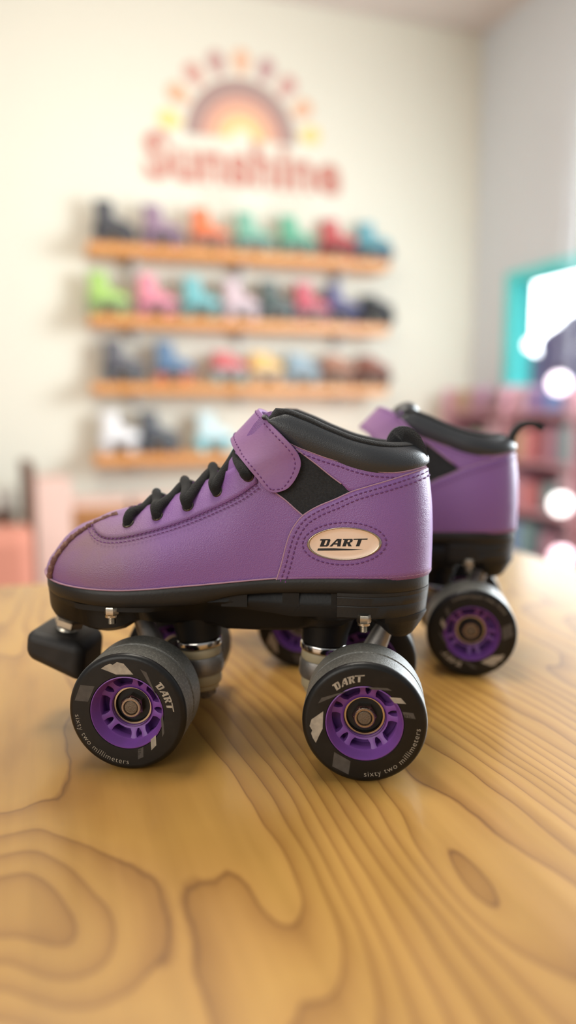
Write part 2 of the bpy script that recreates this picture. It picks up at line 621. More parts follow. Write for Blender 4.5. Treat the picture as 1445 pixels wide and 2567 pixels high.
    greys.append(MB())
    poly(greys[-1], P([(950, 762), (1082, 764), (1112, 780), (985, 778)]))
    greys.append(MB())
    poly(greys[-1], P([(742, 1218), (730, 1318), (838, 1370), (850, 1276)]))
    greys.append(MB())
    poly(greys[-1], P([(1180, 920), (1252, 926), (1268, 966), (1198, 958)]))
    v, f = text_mesh('sixty two millimeters', 3.9, 1.12, -0.045)
    wd = max(p[0] for p in v)
    a0, a1 = math.radians(-90), math.radians(-3)
    R0 = 27.4
    w.add([((R0-p[1])*math.cos(a0+(a1-a0)*p[0]/wd), y, (R0-p[1])*math.sin(a0+(a1-a0)*p[0]/wd)) for p in v], f)
    out.append(('side_print', w, ['print_white']))
    for g in greys:
        out.append(('grey_print', g, ['print_grey']))
    d = MB()
    v, f = text_mesh('93a', 2.4, 1.0)
    d.add([(19.4+p[0], y-.03, 4.1+p[1]-p[0]*.12) for p in v], f)
    out.append(('hardness_print', d, ['ink']))
    res = []
    for name, mb, ms in out:
        o = mb.build(name, M[ms[0]], None, True, S, [M[k] for k in ms], auto=math.radians(38))
        if name == 'axle_nut':
            o.data.polygons.foreach_set('use_smooth', [False]*len(o.data.polygons))
        res.append((name, o.data))
        bpy.data.objects.remove(o)
    return res


WHEEL = wheel_meshes()
# one wheel, fixed in its own frame: flip so that (u, d, v) is right-handed towards the viewer


def add_wheel(skate, x, side, turn):
    """side +1 = near (left) wheel, -1 = far wheel; turn = roll about the axle, degrees"""
    TR = 125.8
    first = None
    for name, me in WHEEL:
        o = bpy.data.objects.new('wheel' if name == 'tire' else name, me)
        if first is None:
            link(o, skate)
            first = o
            o.location = Vector((x, side*TR/2, WR))*S
            # local u -> skate -x (side +1), d -> -y ; roll about the axle
            R = Matrix.Rotation(PI if side > 0 else 0, 4, 'Z') @ Matrix.Rotation(-math.radians(turn), 4, 'Y')
            o.rotation_euler = R.to_euler()
        else:
            link(o, first)
    return first


# ------------------------------------------------------------------ the skate
def hexa(mb, c, axis, r, h, k=0):
    mb.lathe([(r*.92, 0), (r, h*.12), (r, h*.88), (r*.92, h)], c, axis, 6, k, cap0=True, cap1=True)


def build_skate(name, loc, rz, near, rolls, loop_back=False, slack=0.0):
    """near: True = the side with the oval badge faces the viewer (+y)"""
    sk = empty(name, loc, rz)
    # ---- upper
    xs = [8-(8-HEELX)*math.cos(a) for a in np.linspace(0.0, PI/2, 22)] + list(np.linspace(8, 128, 40)[1:-1]) + \
         [128+(TIP-128)*math.sin(a) for a in np.linspace(0, PI/2, 26)]
    rows = []
    for x in xs:
        zb = float(zw(x))-1.5
        zt = float(zcol(x))+2.5 if x < 50 else float(ztop(x))
        zc = zt if x >= 53 else min(zt, float(ztop(x)))
        ss = np.sin(np.linspace(0, PI/2, 22))
        half = [SP(x, zb+(zc-zb)*s) for s in ss]
        rows.append(half + [Vector((p.x, -p.y, p.z)) for p in reversed(half)])
    up = MB().grid(rows)
    up.build('upper', M['leather'], sk)
    for side in (1, -1):
        c = MB()
        lo = [(x, float(zw(x))-1.0) for x, z in COUNTER]
        a = resample([(xe_of(x, z), z, 0) for x, z in COUNTER], 46)
        a[-1].x = HEELX
        rr = []
        for p in a:
            z0 = float(zw(p.x))-1.0
            rr.append([SP(max(p.x, HEELX), z0+(p.y-z0)*j/13, 1.2, side) for j in range(14)])
        c.grid(rr)
        o = c.build('heel_counter', M['leather'], sk)
        solid(o, 0.0011)
        solid(MB().grid(ruled(EYELOW, EYETOP, 60, 7, 0.95, side)).build('eyestay', M['leather'], sk), 0.001)
        solid(MB().grid(ruled(PATCHLOW, PATCHTOP, 30, 14, 0.35, side)).build('hook_patch', M['hook'], sk), 0.0006)
        top = [(x, float(zcol(x))+1.5) for x in np.linspace(45, -31, 18)]
        low = PATCHTOP[1:5] + [(8.1, 141.4), (-0.5, 144.4), (-9.8, 147.1), (-19.4, 150), (-30, 153)]
        solid(MB().grid(ruled(top, low, 50, 7, 0.7, side)).build('topline_panel', M['leather'], sk), 0.0008)
        # toe seam roughened edge
        tp = [SP(xe_of(p.x, p.y), p.y, 0.5, side) for p in resample([(x, z, 0) for x, z in TOESEAM], 60)]
        rad = [1.5+.5*max(0, 1-i/25)+.45*math.sin(i*1.7)*math.sin(i*.6) for i in range(60)]
        MB().tube(tp, rad, 8).build('toe_seam', M['edge'], sk)
        # raw pale edges along the patch
        e = MB()
        for cv in (PATCHTOP[1:-1], PATCHLOW[:-1]):
            e.tube([SP(p.x, p.y, .8, side) for p in resample([(xe_of(x, z), z, 0) for x, z in cv], 40)], .4, 6)
        e.tube([SP(p.x, p.y, 1.0, side) for p in resample([(xe_of(x, z), z, 0) for x, z in COUNTER], 90)], .42, 6)
        e.tube([SP(p.x, p.y, .6, side) for p in resample([(xe_of(x, float(zcol(x))+.4), float(zcol(x))+.4, 0) for x in np.linspace(44, -31, 24)], 70)], .5, 6)
        e.build('raw_edge', M['rawedge'], sk)
        def stitch(nm, *jobs):
            for job in jobs:
                q = MB()
                dashes(q, *job)
                q.build(nm, M['stitch'], sk)
        stitch('counter_stitching', (COUNTER, -2.3, 1.25, side), (COUNTER, -4.9, 1.25, side))
        stitch('eyestay_stitching', (EYELOW, -.6, 1.0, side, 2.3, 1.5, .3), (EYELOW, -2.6, 1.0, side, 2.3, 1.5, .3), (EYETOP[2:-2], 1.7, 1.0, side, 2.3, 1.5, .28))
        stitch('topline_stitching', ([(x, float(zcol(x))-2.2) for x in np.linspace(37, -22, 14)], 0, .75, side))
        if side == (1 if near else -1):
            cx, cz, a, b = 12.0, 115.0, 21.6, 11.0
            el = [(cx+a*math.cos(t), cz+b*math.sin(t)-.03*a*math.cos(t)) for t in np.linspace(0, 2*PI, 60)]
            stitch('badge_stitching', (el, 0, 1.25, side, 2.6))
        for (x, z) in EYELETS:
            p0 = SP(x, z, 1.0, side)
            n = (SP(x, z, 2.0, side)-p0).normalized()
            e = MB()
            ring = [(2.0, -.8), (2.05, .1), (2.3, .62), (2.75, .72), (3.2, .45), (3.35, -.2)]
            e.lathe(ring, p0, n, 24)
            e.lathe([(2.05, -.3), (0.01, -.3)], p0, n, 24, 1)
            e.build('eyelet', M['eyelet'], sk, True, S, [M['eyelet'], M['lace']])
    for side in (1, -1):
        wl = MB()
        wl.tube([SP(x, float(zw(x))+.75, .75, side) for x in xs[1:-1]], .5, 6)
        wl.build('welt_edge', M['rawedge'], sk)
    # ---- badge
    bs = 1 if near else -1
    cx, cz, a, b = 12.0, 115.0, 18.9, 8.4

    def bp(u, v, off):
        p = SP(xe_of(cx-u, cz+v+.03*u), cz+v+.03*u, off, bs)
        return p
    bd = MB()
    rows = []
    for k, (f, off) in enumerate([(0.001, 1.75), (.35, 1.75), (.7, 1.75), (.94, 1.7)]):
        rows.append([bp(a*f*math.cos(t), b*f*math.sin(t), off) for t in np.linspace(0, 2*PI, 64, endpoint=False)])
    bd.grid(rows, cv=True, k=0)
    rows = []
    for f, off in [(.94, 1.7), (.965, 2.1), (1.0, 2.0), (1.02, .9)]:
        rows.append([bp((a+1.2*(f-.94))*f*math.cos(t), b*f*math.sin(t), off) for t in np.linspace(0, 2*PI, 64, endpoint=False)])
    bd.grid(rows, cv=True, k=1)
    badge = bd.build('badge', M['badge'], sk, True, S, [M['badge'], M['badge_rim']])
    lt = MB()
    sgn = 1 if near else -1
    for q in glyph_dart():
        v = []
        for gx, gy in q:
            u = ((gx+.28*gy)/5.3-.52)*25.5
            v.append(bp(u*sgn, (gy-.46)*3.9+.5, 1.86))
        lt.add(v, [tuple(range(len(v)))])
    lt.add([bp(u*sgn, v, 1.86) for u, v in ((-13.4, -2.2), (-13.8, -3.4), (4, -3.3), (10, -3.0), (4, -2.75), (-5, -2.2))], [(0, 1, 2, 3, 4, 5)])
    lt.build('badge_lettering', M['ink'], badge)
    # ---- tongue
    rows = []
    for x in np.linspace(50, 136, 50):
        w = 15.5 if x < 110 else 15.5-(x-110)*.27
        zt = float(ztop(x))
        zr = zt - (1.5 if x > 85 else 0.5)
        if x < 60:
            zr = zt-2
        rows.append([(x, w*math.sin(t), zr+1.6 - (5.5 if x > 80 else 4.0)*(1-math.cos(t))*(w/15.5)**2) for t in np.linspace(-PI/2, PI/2, 15)])
    solid(MB().grid(rows).build('tongue', M['fuzz'], sk), 0.002)
    if slack:
        c0, rows = Vector((50, 0, 178)), []
        for ph in np.linspace(0.02, PI-.02, 14):
            row = []
            for th in np.linspace(0, 2*PI, 24, endpoint=False):
                sx, sy = math.sin(ph)*math.cos(th), math.sin(ph)*math.sin(th)
                row.append((c0.x+11.5*sx-2.5*math.cos(ph), c0.y+19*math.copysign(abs(sy)**.8, sy), c0.z+12.2*math.cos(ph)))
            rows.append(row)
        MB().grid(rows, cv=True).build('tongue_pad', M['collar'], sk)
    # ---- collar and lining
    path = []
    for x in list(np.linspace(55, 8, 26)) + [8-(8-HEELX)*math.sin(t) for t in np.linspace(0.06, PI/2, 22)]:
        zc = float(zcol(x))
        p = SP(x, zc)
        e = SP(x-.2 if x-.2 > HEELX else HEELX, zc)
        path.append((x, p, zc))
    full = [(x, p, zc) for x, p, zc in path] + [(x, Vector((p.x, -p.y, p.z)), zc) for x, p, zc in reversed(path[:-1])]
    n = len(full)
    outer, inner = [], []
    for i, (x, p, zc) in enumerate(full):
        t = full[min(i+1, n-1)][1]-full[max(i-1, 0)][1]
        nh = Vector((-t.y, t.x, 0)).normalized()
        if nh.dot(Vector((p.x-12, p.y, 0))) < 0:
            nh = -nh
        if abs(x-HEELX) < .01:
            nh = Vector((-1, 0, 0))
        zr = float(ztop(x))-.4
        if x > 47:
            zr = zr-(x-47)**2*.16
        zr = max(zr, zc+3)
        hgt = zr-zc
        lean = 1.5+5.5*float(sm(x, 0, -34))
        def q(o, f):
            return Vector((p.x, p.y, 0))+nh*(o-lean*max(f, 0)**1.6)+Vector((0, 0, zc+hgt*f))
        outer.append([q(o, f) for o, f in ((-.8, -.22), (.5, -.02), (2.1, .14), (2.9, .35), (2.8, .55), (2.0, .72), (.7, .86), (-.6, .93))])
        inner.append([q(o, f) for o, f in ((-.4, .90), (.35, .915), (.3, .97), (-.6, 1.03), (-2.2, 1.06), (-4.2, 1.04), (-6.2, .94), (-7.4, .7), (-7.8, .3), (-7.6, -.3), (-8, -1.2), (-9, -2.2))])
    MB().grid(outer).build('collar', M['collar'], sk)
    lm = MB().grid(inner)
    lm.add([r[-1] for r in inner], [tuple(range(n))])
    for sgn, row in ((1, 0), (-1, n-1)):
        lm.add(inner[row], [tuple(range(len(inner[row])))])
        x, p, zc = full[row]
        zz = float(ztop(50))
        lm.tube([(52, sgn*23.5, zc-2), (50, sgn*23.4, zz-6), (47, sgn*22.8, zz-1.6), (42, sgn*22.2, zz-1.4), (36, sgn*21.8, zz-2.6)], [4, 4.0, 3.6, 2.6, 1.2], 12)
    lm.build('lining', M['fuzz'], sk)
    # ---- heel pull loop
    if not loop_back:
        pts = [(-13, 158), (-13.4, 164), (-14.2, 167.6), (-16.2, 170.4), (-19.4, 170.9), (-22.8, 169.0), (-25.6, 164.6), (-27.6, 158.8), (-28.4, 152.5)]
        wdt = 6.0
    else:
        pts = [(-30, 153), (-29, 160), (-30, 166), (-34, 171.5), (-39.5, 174), (-45.5, 173.6), (-51, 170.6)]
        wdt = 6.5
    c = resample([(x, 0, z) for x, z in pts], 30)
    rows = [[(p.x, w, p.z) for w in np.linspace(-wdt, wdt, 5)] for p in c]
    o = MB().grid(rows).build('heel_loop', M['fuzz'], sk)
    solid(o, 0.0085 if not loop_back else 0.0042, 0)
    # ---- laces
    lc = MB()
    for i in range(4):
        for sd in (1, -1):
            (x0, z0), (x1, z1) = EYELETS[i], EYELETS[i+1]
            xm = (x0+x1)/2
            over = 2.0 if sd > 0 else 4.4
            def eye(x, z, o, s_):
                return SP(x, z, o, s_)
            e0 = min(range(len(EYETOP)), key=lambda k: abs(EYETOP[k][0]-(x0-4)))
            zt0, zt1 = float(ztop(x0-5)), float(ztop(x1+5))
            zm = float(ztop(xm))
            pts = [eye(x0, z0, -.5, sd), eye(x0-.2, z0+.5, 2.6, sd), eye(x0-1.2, z0+3.0, 3.4, sd),
                   Vector((x0-4.4, sd*13.4, zt0-3.4+over*.7)), Vector((xm, 0, zm+over)),
                   Vector((x1+4.2, -sd*13.2, zt1-4.0+over*.7)), eye(x1+1.2, z1+2.4, 3.6, -sd), eye(x1, z1, 2.4, -sd), eye(x1, z1, -.5, -sd)]
            lc.tube(catmull(pts, 7), 2.75, 10)
    for sd in (1, -1):
        x0, z0 = EYELETS[4]
        pts = [SP(x0, z0, -.5, sd), SP(x0, z0+.5, 2.3, sd), SP(x0+2, z0+3.0, 3.2, sd), Vector((x0+8, sd*17, 159)), Vector((x0+7, sd*6, 162.5)), Vector((x0+3, -sd*6, 165))]
        lc.tube(catmull(pts, 7), 2.75, 10)
    lc.build('laces', M['lace'], sk)
    # ---- strap: runs over the instep and lies on the near side, rounded end
    Lp = [SP(xe_of(x, z), z, o, 1) for x, z, o in ((47.7, 141, 2.6), (51.2, 141.6, 2.6), (53.8, 143.7, 2.7), (57.9, 148.8, 3), (62.4, 154.4, 3.6))] + \
         [Vector((67.8, 25.0, 159.4)), Vector((72.2, 17.5, 164.4)), Vector((74.6, 9, 167.2)), Vector((75.2, 0, 168.2))]
    Rp = [SP(xe_of(x, z), z, o, 1) for x, z, o in ((47.7, 141, 2.6), (43.8, 142, 2.6), (40.5, 144, 2.6), (37, 149, 2.6), (34.9, 155, 2.8), (35.6, 159.7, 3.2), (38.9, 164.4, 4.6), (44.6, 170.4, 4.4))] + \
         [Vector((51.4, 25.8, 177.4)), Vector((56.4, 17.0, 181.6)), Vector((59.0, 9, 183.4)), Vector((60.0, 0, 184.0))]
    if slack:
        for L_ in (Lp, Rp):
            for k in range(len(L_)-4, len(L_)):
                L_[k] = L_[k]+Vector((slack*(1-L_[k].y/32), 0, 2.0))
    ns = 40
    a, b2 = resample(Lp, ns), resample(Rp, ns)
    rows = []
    for i in range(ns):
        m_ = a[i].lerp(b2[i], .5)
        rows.append([a[i].lerp(b2[i], j/10) for j in range(11)])
    mir = [[Vector((p.x, -p.y, p.z)) for p in r] for r in reversed(rows[5:-1])]
    strap = MB().grid(rows+mir).build('strap', M['strap'], sk)
    solid(strap, 0.0026, 0)
    bevel(strap, 0.0007, 2)
    st = MB()
    inn = []
    for i in range(3, ns):
        w = (a[i]-b2[i]).length
        if w < 7:
            continue
        inn.append((a[i].lerp(b2[i], 2.5/w), b2[i].lerp(a[i], 2.5/w), i))
    line = [q[0] for q in reversed(inn)] + [a[3].lerp(b2[3], .25), a[3].lerp(b2[3], .75)] + [q[1] for q in inn]
    ln = resample(line, int(curve_len(line)/2.5)*6+1)
    cen = Vector((55, 0, 150))
    for i in range(len(ln)//6):
        p0, p1 = ln[i*6], ln[i*6+4]
        nn = Vector((0.35, max(p0.y, 2)/26, .6 if p0.y < 24 else .25)).normalized()
        st.tube([p0+nn*1.15, p0.lerp(p1, .5)+nn*1.55, p1+nn*1.15], [.2, .4, .2], 6)
    st.build('strap_stitching', M['stitch'], strap)
    # ---- sole
    zs = pchip([-36, 14, 40, 66, 95, 130, 165, 190], [88.0, 88.0, 87.8, 86.6, 81.2, 79.8, 81.8, 86.5])
    xs2 = [8-(8-HEELX-.3)*math.cos(t) for t in np.linspace(0, PI/2, 20)] + list(np.linspace(8, 128, 30)[1:-1]) + \
          [128+(TIP-.4-128)*math.sin(t) for t in np.linspace(0, PI/2, 26)]

    def sole_half(x, grow):
        xa = HEELX-1.0 if x < 8 else 0
        aa = max((8-x)/(8-HEELX-.3), 0)
        bb = max((x-128)/(TIP-.4-128), 0)
        return (float(hb(x))+grow)*math.sqrt(max((1-min(aa, 1)**2.4)*(1-min(bb, 1)**2.5), 0))
    rows = []
    for x in xs2:
        zt, zb = float(zw(x)), float(zs(x))
        h_ = zt-zb
        prof = [(-4, zt+.2), (.7, zt+.5), (1.35, zt), (1.75, zt-h_*.25), (1.7, zt-h_*.6), (1.1, zt-h_*.88), (-.3, zb), (-5, zb-.1)]
        half = [(x, sole_half(x, g), z) for g, z in prof]
        rows.append(half+[(px, -py, pz) for px, py, pz in reversed(half)])
    so = MB().grid(rows, cv=True)
    so.build('outsole', M['sole'], sk)
    rows = []
    for x in [8-(8-HEELX-.4)*math.cos(t) for t in np.linspace(0, PI/2, 20)] + list(np.linspace(8, 15.3, 4)[1:]):
        prof = [(.6, 88.6), (.75, 86.9), (.3, 86.6), (.3, 86.2), (.55, 85.9), (.45, 82.0), (.05, 81.7), (.05, 81.3), (.3, 81), (.0, 75.5), (-1.2, 74.4), (-6, 74.4)]
        half = [(x+(86-z)*.10*(x < 0), sole_half(x, g)*(1 if x > -33 else 1), z) for g, z in prof]
        rows.append(half+[(px, -py, pz) for px, py, pz in reversed(half)])
    hbk = MB().grid(rows)
    hbk.add(rows[-1], [tuple(range(len(rows[-1])))])
    hbk.build('heel_block', M['sole'], sk, auto=math.radians(40))
    # shank bridge between heel block and fore sole
    br = MB()
    for sd in (1, -1):
        rows = []
        for x in np.linspace(15, 84, 24):
            yy = sole_half(x, -1.0)
            zt = float(zs(x))+.5
            zb = 74.4+ (0 if x < 40 else (x-40)*.16)
            zmid = zb+ (zt-zb)*.45
            rows.append([(x, sd*(yy-10), zt), (x, sd*(yy-3.5), zt), (x, sd*(yy-1.0), zmid+2.2), (x, sd*(yy-.5), zmid), (x, sd*(yy-2), zb), (x, sd*(yy-14), zb)])
        br.grid(rows)
        for x, w_ in ((17, 3), (40, 9), (70, 14)):
            br.box((x, sd*(sole_half(x, -6.0)), 84), (w_, 9, 8))
    br.build('shank', M['plate'], sk, auto=math.radians(40))
    # ---- plate
    pz = pchip([-34, -30, -24, -20, -16, -8, -3, 4, 14, 34, 40, 60, 78, 84, 110, 118, 124, 134, 144, 152, 160, 168, 173, 177, 182, 187],
               [75, 69, 62, 60.7, 60.9, 67, 71, 71.5, 66, 63, 61.5, 61, 61, 63, 65, 67, 68, 62.6, 60.6, 61.0, 63.4, 64.2, 66, 71, 75.5, 79])
    pz = pchip([-34, -30, -24, -20, -16, -8, -3, 4, 14, 34, 40, 60, 78, 84, 110, 118, 124, 134, 144, 152, 160, 168, 173, 177, 180, 181.6],
               [75, 69, 62, 60.7, 60.9, 67, 71, 71.5, 66, 63, 61.5, 61, 61, 63, 65, 67, 68, 62.6, 60.6, 61.2, 64.4, 66.4, 67.2, 68.6, 71.5, 75.5])
    rows = []
    for x in [-33.0+14*(1-math.cos(t)) for t in np.linspace(0, PI/2, 8)] + list(np.linspace(-18, 165, 70)) + [165+16.6*math.sin(t) for t in np.linspace(.1, PI/2, 14)]:
        zt = (80.0+max(x-155, 0)*.2) if x > 100 else 75.0 if x < 40 else 75+(x-40)/60*5
        zb = min(float(pz(x)), zt-1)
        full_w = sole_half(x, -1.6)
        mid = float(sm(x, 20, 38)*(1-sm(x, 88, 118)))
        wt = full_w*(1-mid)+16*mid
        low = (.66+.24*float(sm(x, 150, 172))) if x > 100 else .8
        if x < 30:
            low = .72
        if -9 < x < 30:
            wt = min(wt, 25.5)
        wb = min(wt*low, wt)*(1-mid)+13.5*mid
        hh = zt-zb
        half = [(x, wt*.5, zt), (x, wt, zt), (x, wt, zt-min(3.0, hh*.3)), (x, wt*.985-.2-6.5*float(sm(x, 116, 128)*(1-sm(x, 146, 160))), zt-min(3.6, hh*.36)), (x, wb+(wt-wb)*.35, zb+hh*.22), (x, wb*.9, zb+hh*.04), (x, wb*.5, zb)]
        rows.append(half+[(px, -py, q) for px, py, q in reversed(half)])
    plm = MB().grid(rows, cv=True)
    plm.add(rows[0], [tuple(range(len(rows[0])))])
    plm.add(rows[-1], [tuple(range(len(rows[-1])))])
    kps = ((24.0, .10, 1), (96.9, -.10, -1))
    for kx, tl, dr in kps:
        ax = Vector((tl, 0, -1)).normalized()
        o = Vector((kx, 0, 53))
        plm.lathe([(16.5, -22), (15.5, -14), (13.6, -6), (13.0, 0), (6, 0)], o, ax, 36)
        # pivot housing
        px = kx-dr*36.5
        plm.lathe([(11, -8), (9, 6), (6.6, 12), (4, 12)], (px, 0, 76), (dr*.25, 0, -1), 24)
    plm.build('plate', M['plate'], sk, auto=math.radians(45))
    # ---- trucks
    for (kx, tl, dr), axle in zip(kps, (0.0, 120.5)):
        ax = Vector((tl, 0, -1)).normalized()
        o = Vector((kx, 0, 53))
        hg = MB()
        hg.lathe([(8, 10.8), (12.0, 10.8), (12.6, 12.2), (12.6, 19.0), (11.6, 21.2), (8, 21.2)], o, ax, 40)
        ctr = o+ax*16
        rows = []
        for t in np.linspace(0, 1, 8):       # web from the ring out to the axle housing
            c = Vector((ctr.x, 0, ctr.z)).lerp(Vector((axle, 0, 31)), t)
            wy, hz = 11+7*t, 5.5+2.5*t
            rows.append([(c.x, wy*math.cos(q), c.z+hz*math.sin(q)) for q in np.linspace(0, 2*PI, 18, endpoint=False)])
        hg.grid(rows, cv=True)
        hg.lathe([(4, -30.5), (7.4, -30.5), (7.6, -20), (9, -8), (9, 8), (7.6, 20), (7.4, 30.5), (4, 30.5)], (axle, 0, 31), (0, 1, 0), 24)
        d2 = -dr
        hg.tube([(axle+d2*1, 0, 36), (axle+d2*5, 0, 50), (axle+d2*8.6, 0, 58), (axle+d2*13.5, 0, 68)], [8, 6.6, 5.6, 4.2], 16)
        h_ = hg.build('truck_hanger', M['alu'], sk, auto=math.radians(50))
        MB().lathe([(12.0, .2), (12.9, .6), (13.2, 1.5), (13.2, 4.2), (12.6, 5.3), (11, 5.4)], o, ax, 40, cap0=True).build('cushion_cup', M['chrome'], h_)
        MB().lathe([(11.6, 4.8), (12.0, 6.4), (12.0, 9.6), (11.4, 11)], o, ax, 36).build('upper_cushion', M['cushion'], h_)
        MB().lathe([(10.6, 21), (10.8, 22.5), (10.4, 26.8), (9.6, 28)], o, ax, 36, cap1=True).build('lower_cushion', M['cushion'], h_)
        MB().lathe([(8.4, 28), (8.6, 28.4), (8.2, 30.6), (7.4, 31.4)], o, ax, 36, cap1=True).build('cushion_washer', M['cushion'], h_)
        kn = MB()
        hexa(kn, o+ax*31.3, ax, 6.2, 3.8)
        kn.lathe([(3, 0), (3, 37)], o, ax, 16, cap1=True)
        kn.build('kingpin_nut', M['bolt'], h_, smooth=False)
    # ---- mounting nuts under the sole
    for x, zt, yy in ((135.6, 79.6, 38.3), (1.1, 77.0, 30.0)):
        for sd in (1, -1):
            nm = MB()
            hexa(nm, (x, sd*yy, zt-4.2), (0, 0, 1), 3.9, 4.4)
            nm.lathe([(3.5, zt-4.2), (3.5, zt-5.4), (2.9, zt-5.9)], (x, sd*yy, 0), (0, 0, 1), 20)
            th = []
            for k in range(7):
                th += [(2.3, zt-5.7-k*.55), (2.0, zt-5.98-k*.55)]
            nm.lathe(th, (x, sd*yy, 0), (0, 0, 1), 16, cap1=True)
            nm.build('mounting_nut', M['zinc'], sk, auto=math.radians(30))
    # ---- toe stop
    ts = MB()
    V8 = [(194.6, 58.8), (160.2, 50.6), (162.6, 27.0), (196.4, 42.0)]
    n_ = 10
    v = [(x, sd*19, z) for sd in (1, -1) for x, z in V8]
    ts.add(v, [(0, 1, 2, 3), (7, 6, 5, 4), (0, 4, 5, 1), (1, 5, 6, 2), (2, 6, 7, 3), (3, 7, 4, 0)])
    o = ts.build('toe_stop', M['stopper'], sk, auto=math.radians(60))
    bevel(o, 0.006, 6)
    ax = Vector((-.30, 0, .954)).normalized()
    b0 = Vector((177.3, 0, 54.0))
    stm = MB()
    stm.lathe([(6.6, -4), (6.6, .3), (6.2, 1.2), (6.0, 3.0)], b0, ax, 28, cap1=True)
    stm.lathe([(3.6, 2), (3.6, 16)], b0, ax, 16)
    stm.build('toe_stop_stem', M['zinc'], o)
    nn = MB()
    hexa(nn, b0+ax*3.1, ax, 8.6, 4.6)
    nn.build('toe_stop_nut', M['zinc'], o, smooth=False)
    MB().lathe([(7.5, 7.8), (8.5, 9), (9, 16)], b0, ax, 24, cap0=True).build('toe_stop_socket', M['alu'], o)
    # ---- wheels
    add_wheel(sk, 0, 1, rolls[0])
    add_wheel(sk, 120.5, 1, rolls[1])
    add_wheel(sk, 0, -1, rolls[2])
    add_wheel(sk, 120.5, -1, rolls[3])
    return sk


# ------------------------------------------------------------------ room frame
A_BACK = math.radians(17.5)                        # back wall turned from square to the lens
EW = Vector((math.cos(A_BACK), math.sin(A_BACK), 0))     # along the back wall, to the right
NW = Vector((math.sin(A_BACK), -math.cos(A_BACK), 0))    # out of the back wall, into the room
O_BACK = Vector((0, 4.6, 0))
CEIL = 3.41


def bw(e, off, z):
    return O_BACK + EW*e + NW*off + Vector((0, 0, z))


CORNER = bw(1.269, 0, 0)
A_R = math.radians(-20.0)
ER = Vector((-math.sin(A_R), -math.cos(A_R), 0))         # along the right wall, towards the viewer
NR_ = Vector((-ER.y, ER.x, 0))
if NR_.x > 0:
    NR_ = -NR_                                           # into the room


def rw(a, off, z):
    return CORNER + ER*a + NR_*off + Vector((0, 0, z))


def slab(mb, f, a0, a1, o0, o1, z0, z1, k=0):
    v = [f(a, o, z) for a in (a0, a1) for o in (o0, o1) for z in (z0, z1)]
    mb.add(v, [(0, 1, 3, 2), (4, 6, 7, 5), (0, 4, 5, 1), (2, 3, 7, 6), (0, 2, 6, 4), (1, 5, 7, 3)], k)
    return mb


M['wall'] = mat('cream_wall_paint', (231, 226, 211), 0.75, bump=0.06, bscale=90)
M['wall2'] = mat('white_wall_paint', (220, 224, 229), 0.75, bump=0.06, bscale=90)
M['ceil'] = mat('ceiling_paint', (226, 214, 208), 0.85)
M['floor'] = mat('shop_floor', (168, 150, 132), 0.5, vary=0.1, vscale=3)
M['teal'] = mat('teal_frame_paint', (96, 226, 226), 0.4)
M['shelf'] = mat('oiled_pine', (222, 158, 92), 0.42, rgb2=(208, 138, 74), vscale=8)


def glass_mat():
    m = bpy.data.materials.new('window_glass')
    m.use_nodes = True
    nt = m.node_tree
    nt.nodes.remove(nt.nodes['Principled BSDF'])
    out = nt.nodes['Material Output']
    t, g, mx, fr = (nt.nodes.new(k) for k in ('ShaderNodeBsdfTransparent', 'ShaderNodeBsdfGlossy', 'ShaderNodeMixShader', 'ShaderNodeFresnel'))
    g.inputs['Roughness'].default_value = 0.02
    fr.inputs['IOR'].default_value = 1.45
    geo = nt.nodes.new('ShaderNodeNewGeometry')
    front = nt.nodes.new('ShaderNodeMath')
    front.operation = 'SUBTRACT'
    front.inputs[0].default_value = 1.0
    nt.links.new(geo.outputs['Backfacing'], front.inputs[1])
    one = nt.nodes.new('ShaderNodeMath')
    one.operation = 'MULTIPLY'
    nt.links.new(fr.outputs[0], one.inputs[0])
    nt.links.new(front.outputs[0], one.inputs[1])
    nt.links.new(one.outputs[0], mx.inputs[0])
    nt.links.new(t.outputs[0], mx.inputs[1])
    nt.links.new(g.outputs[0], mx.inputs[2])
    nt.links.new(mx.outputs[0], out.inputs['Surface'])
    return m


M['glass'] = glass_mat()

structure(slab(MB(), bw, -3.6, 1.269, -0.12, 0.0, 0, CEIL).build('wall_back', M['wall'], smooth=False, scale=1))
WA0, WA1, WZ0, WZ1 = 0.36, 2.1, 0.98, 1.92                # window opening in the right wall
wr = MB()
slab(wr, rw, -0.12, WA0, -0.14, 0, 0, CEIL)
slab(wr, rw, WA1, 2.75, -0.14, 0, 0, CEIL)
slab(wr, rw, WA0, WA1, -0.14, 0, WZ1, CEIL)
slab(wr, rw, WA0, WA1, -0.14, 0, 0, WZ0)
structure(wr.build('wall_right', M['wall2'], smooth=False, scale=1))
fl = MB()
fl.add([(-4.5, -2.5, 0), (3.6, -2.5, 0), (3.6, 6.2, 0), (-4.5, 6.2, 0), (-4.5, -2.5, -.1), (3.6, -2.5, -.1), (3.6, 6.2, -.1), (-4.5, 6.2, -.1)],
       [(0, 1, 2, 3), (7, 6, 5, 4), (0, 4, 5, 1), (1, 5, 6, 2), (2, 6, 7, 3), (3, 7, 4, 0)])
structure(fl.build('floor', M['floor'], smooth=False, scale=1))
cl = MB()
cl.add([(-4.5, 0.6, CEIL), (3.0, 0.6, CEIL), (3.0, 6.2, CEIL), (-4.5, 6.2, CEIL), (-4.5, 0.6, CEIL+.1), (3.0, 0.6, CEIL+.1), (3.0, 6.2, CEIL+.1), (-4.5, 6.2, CEIL+.1)],
       [(3, 2, 1, 0), (4, 5, 6, 7), (0, 1, 5, 4), (1, 2, 6, 5), (2, 3, 7, 6), (3, 0, 4, 7)])
structure(cl.build('ceiling', M['ceil'], smooth=False, scale=1))
structure(slab(MB(), bw, -3.6, 1.25, 0.0, 0.018, 0, 0.12).build('baseboard_back', M['wall2'], smooth=False, scale=1))

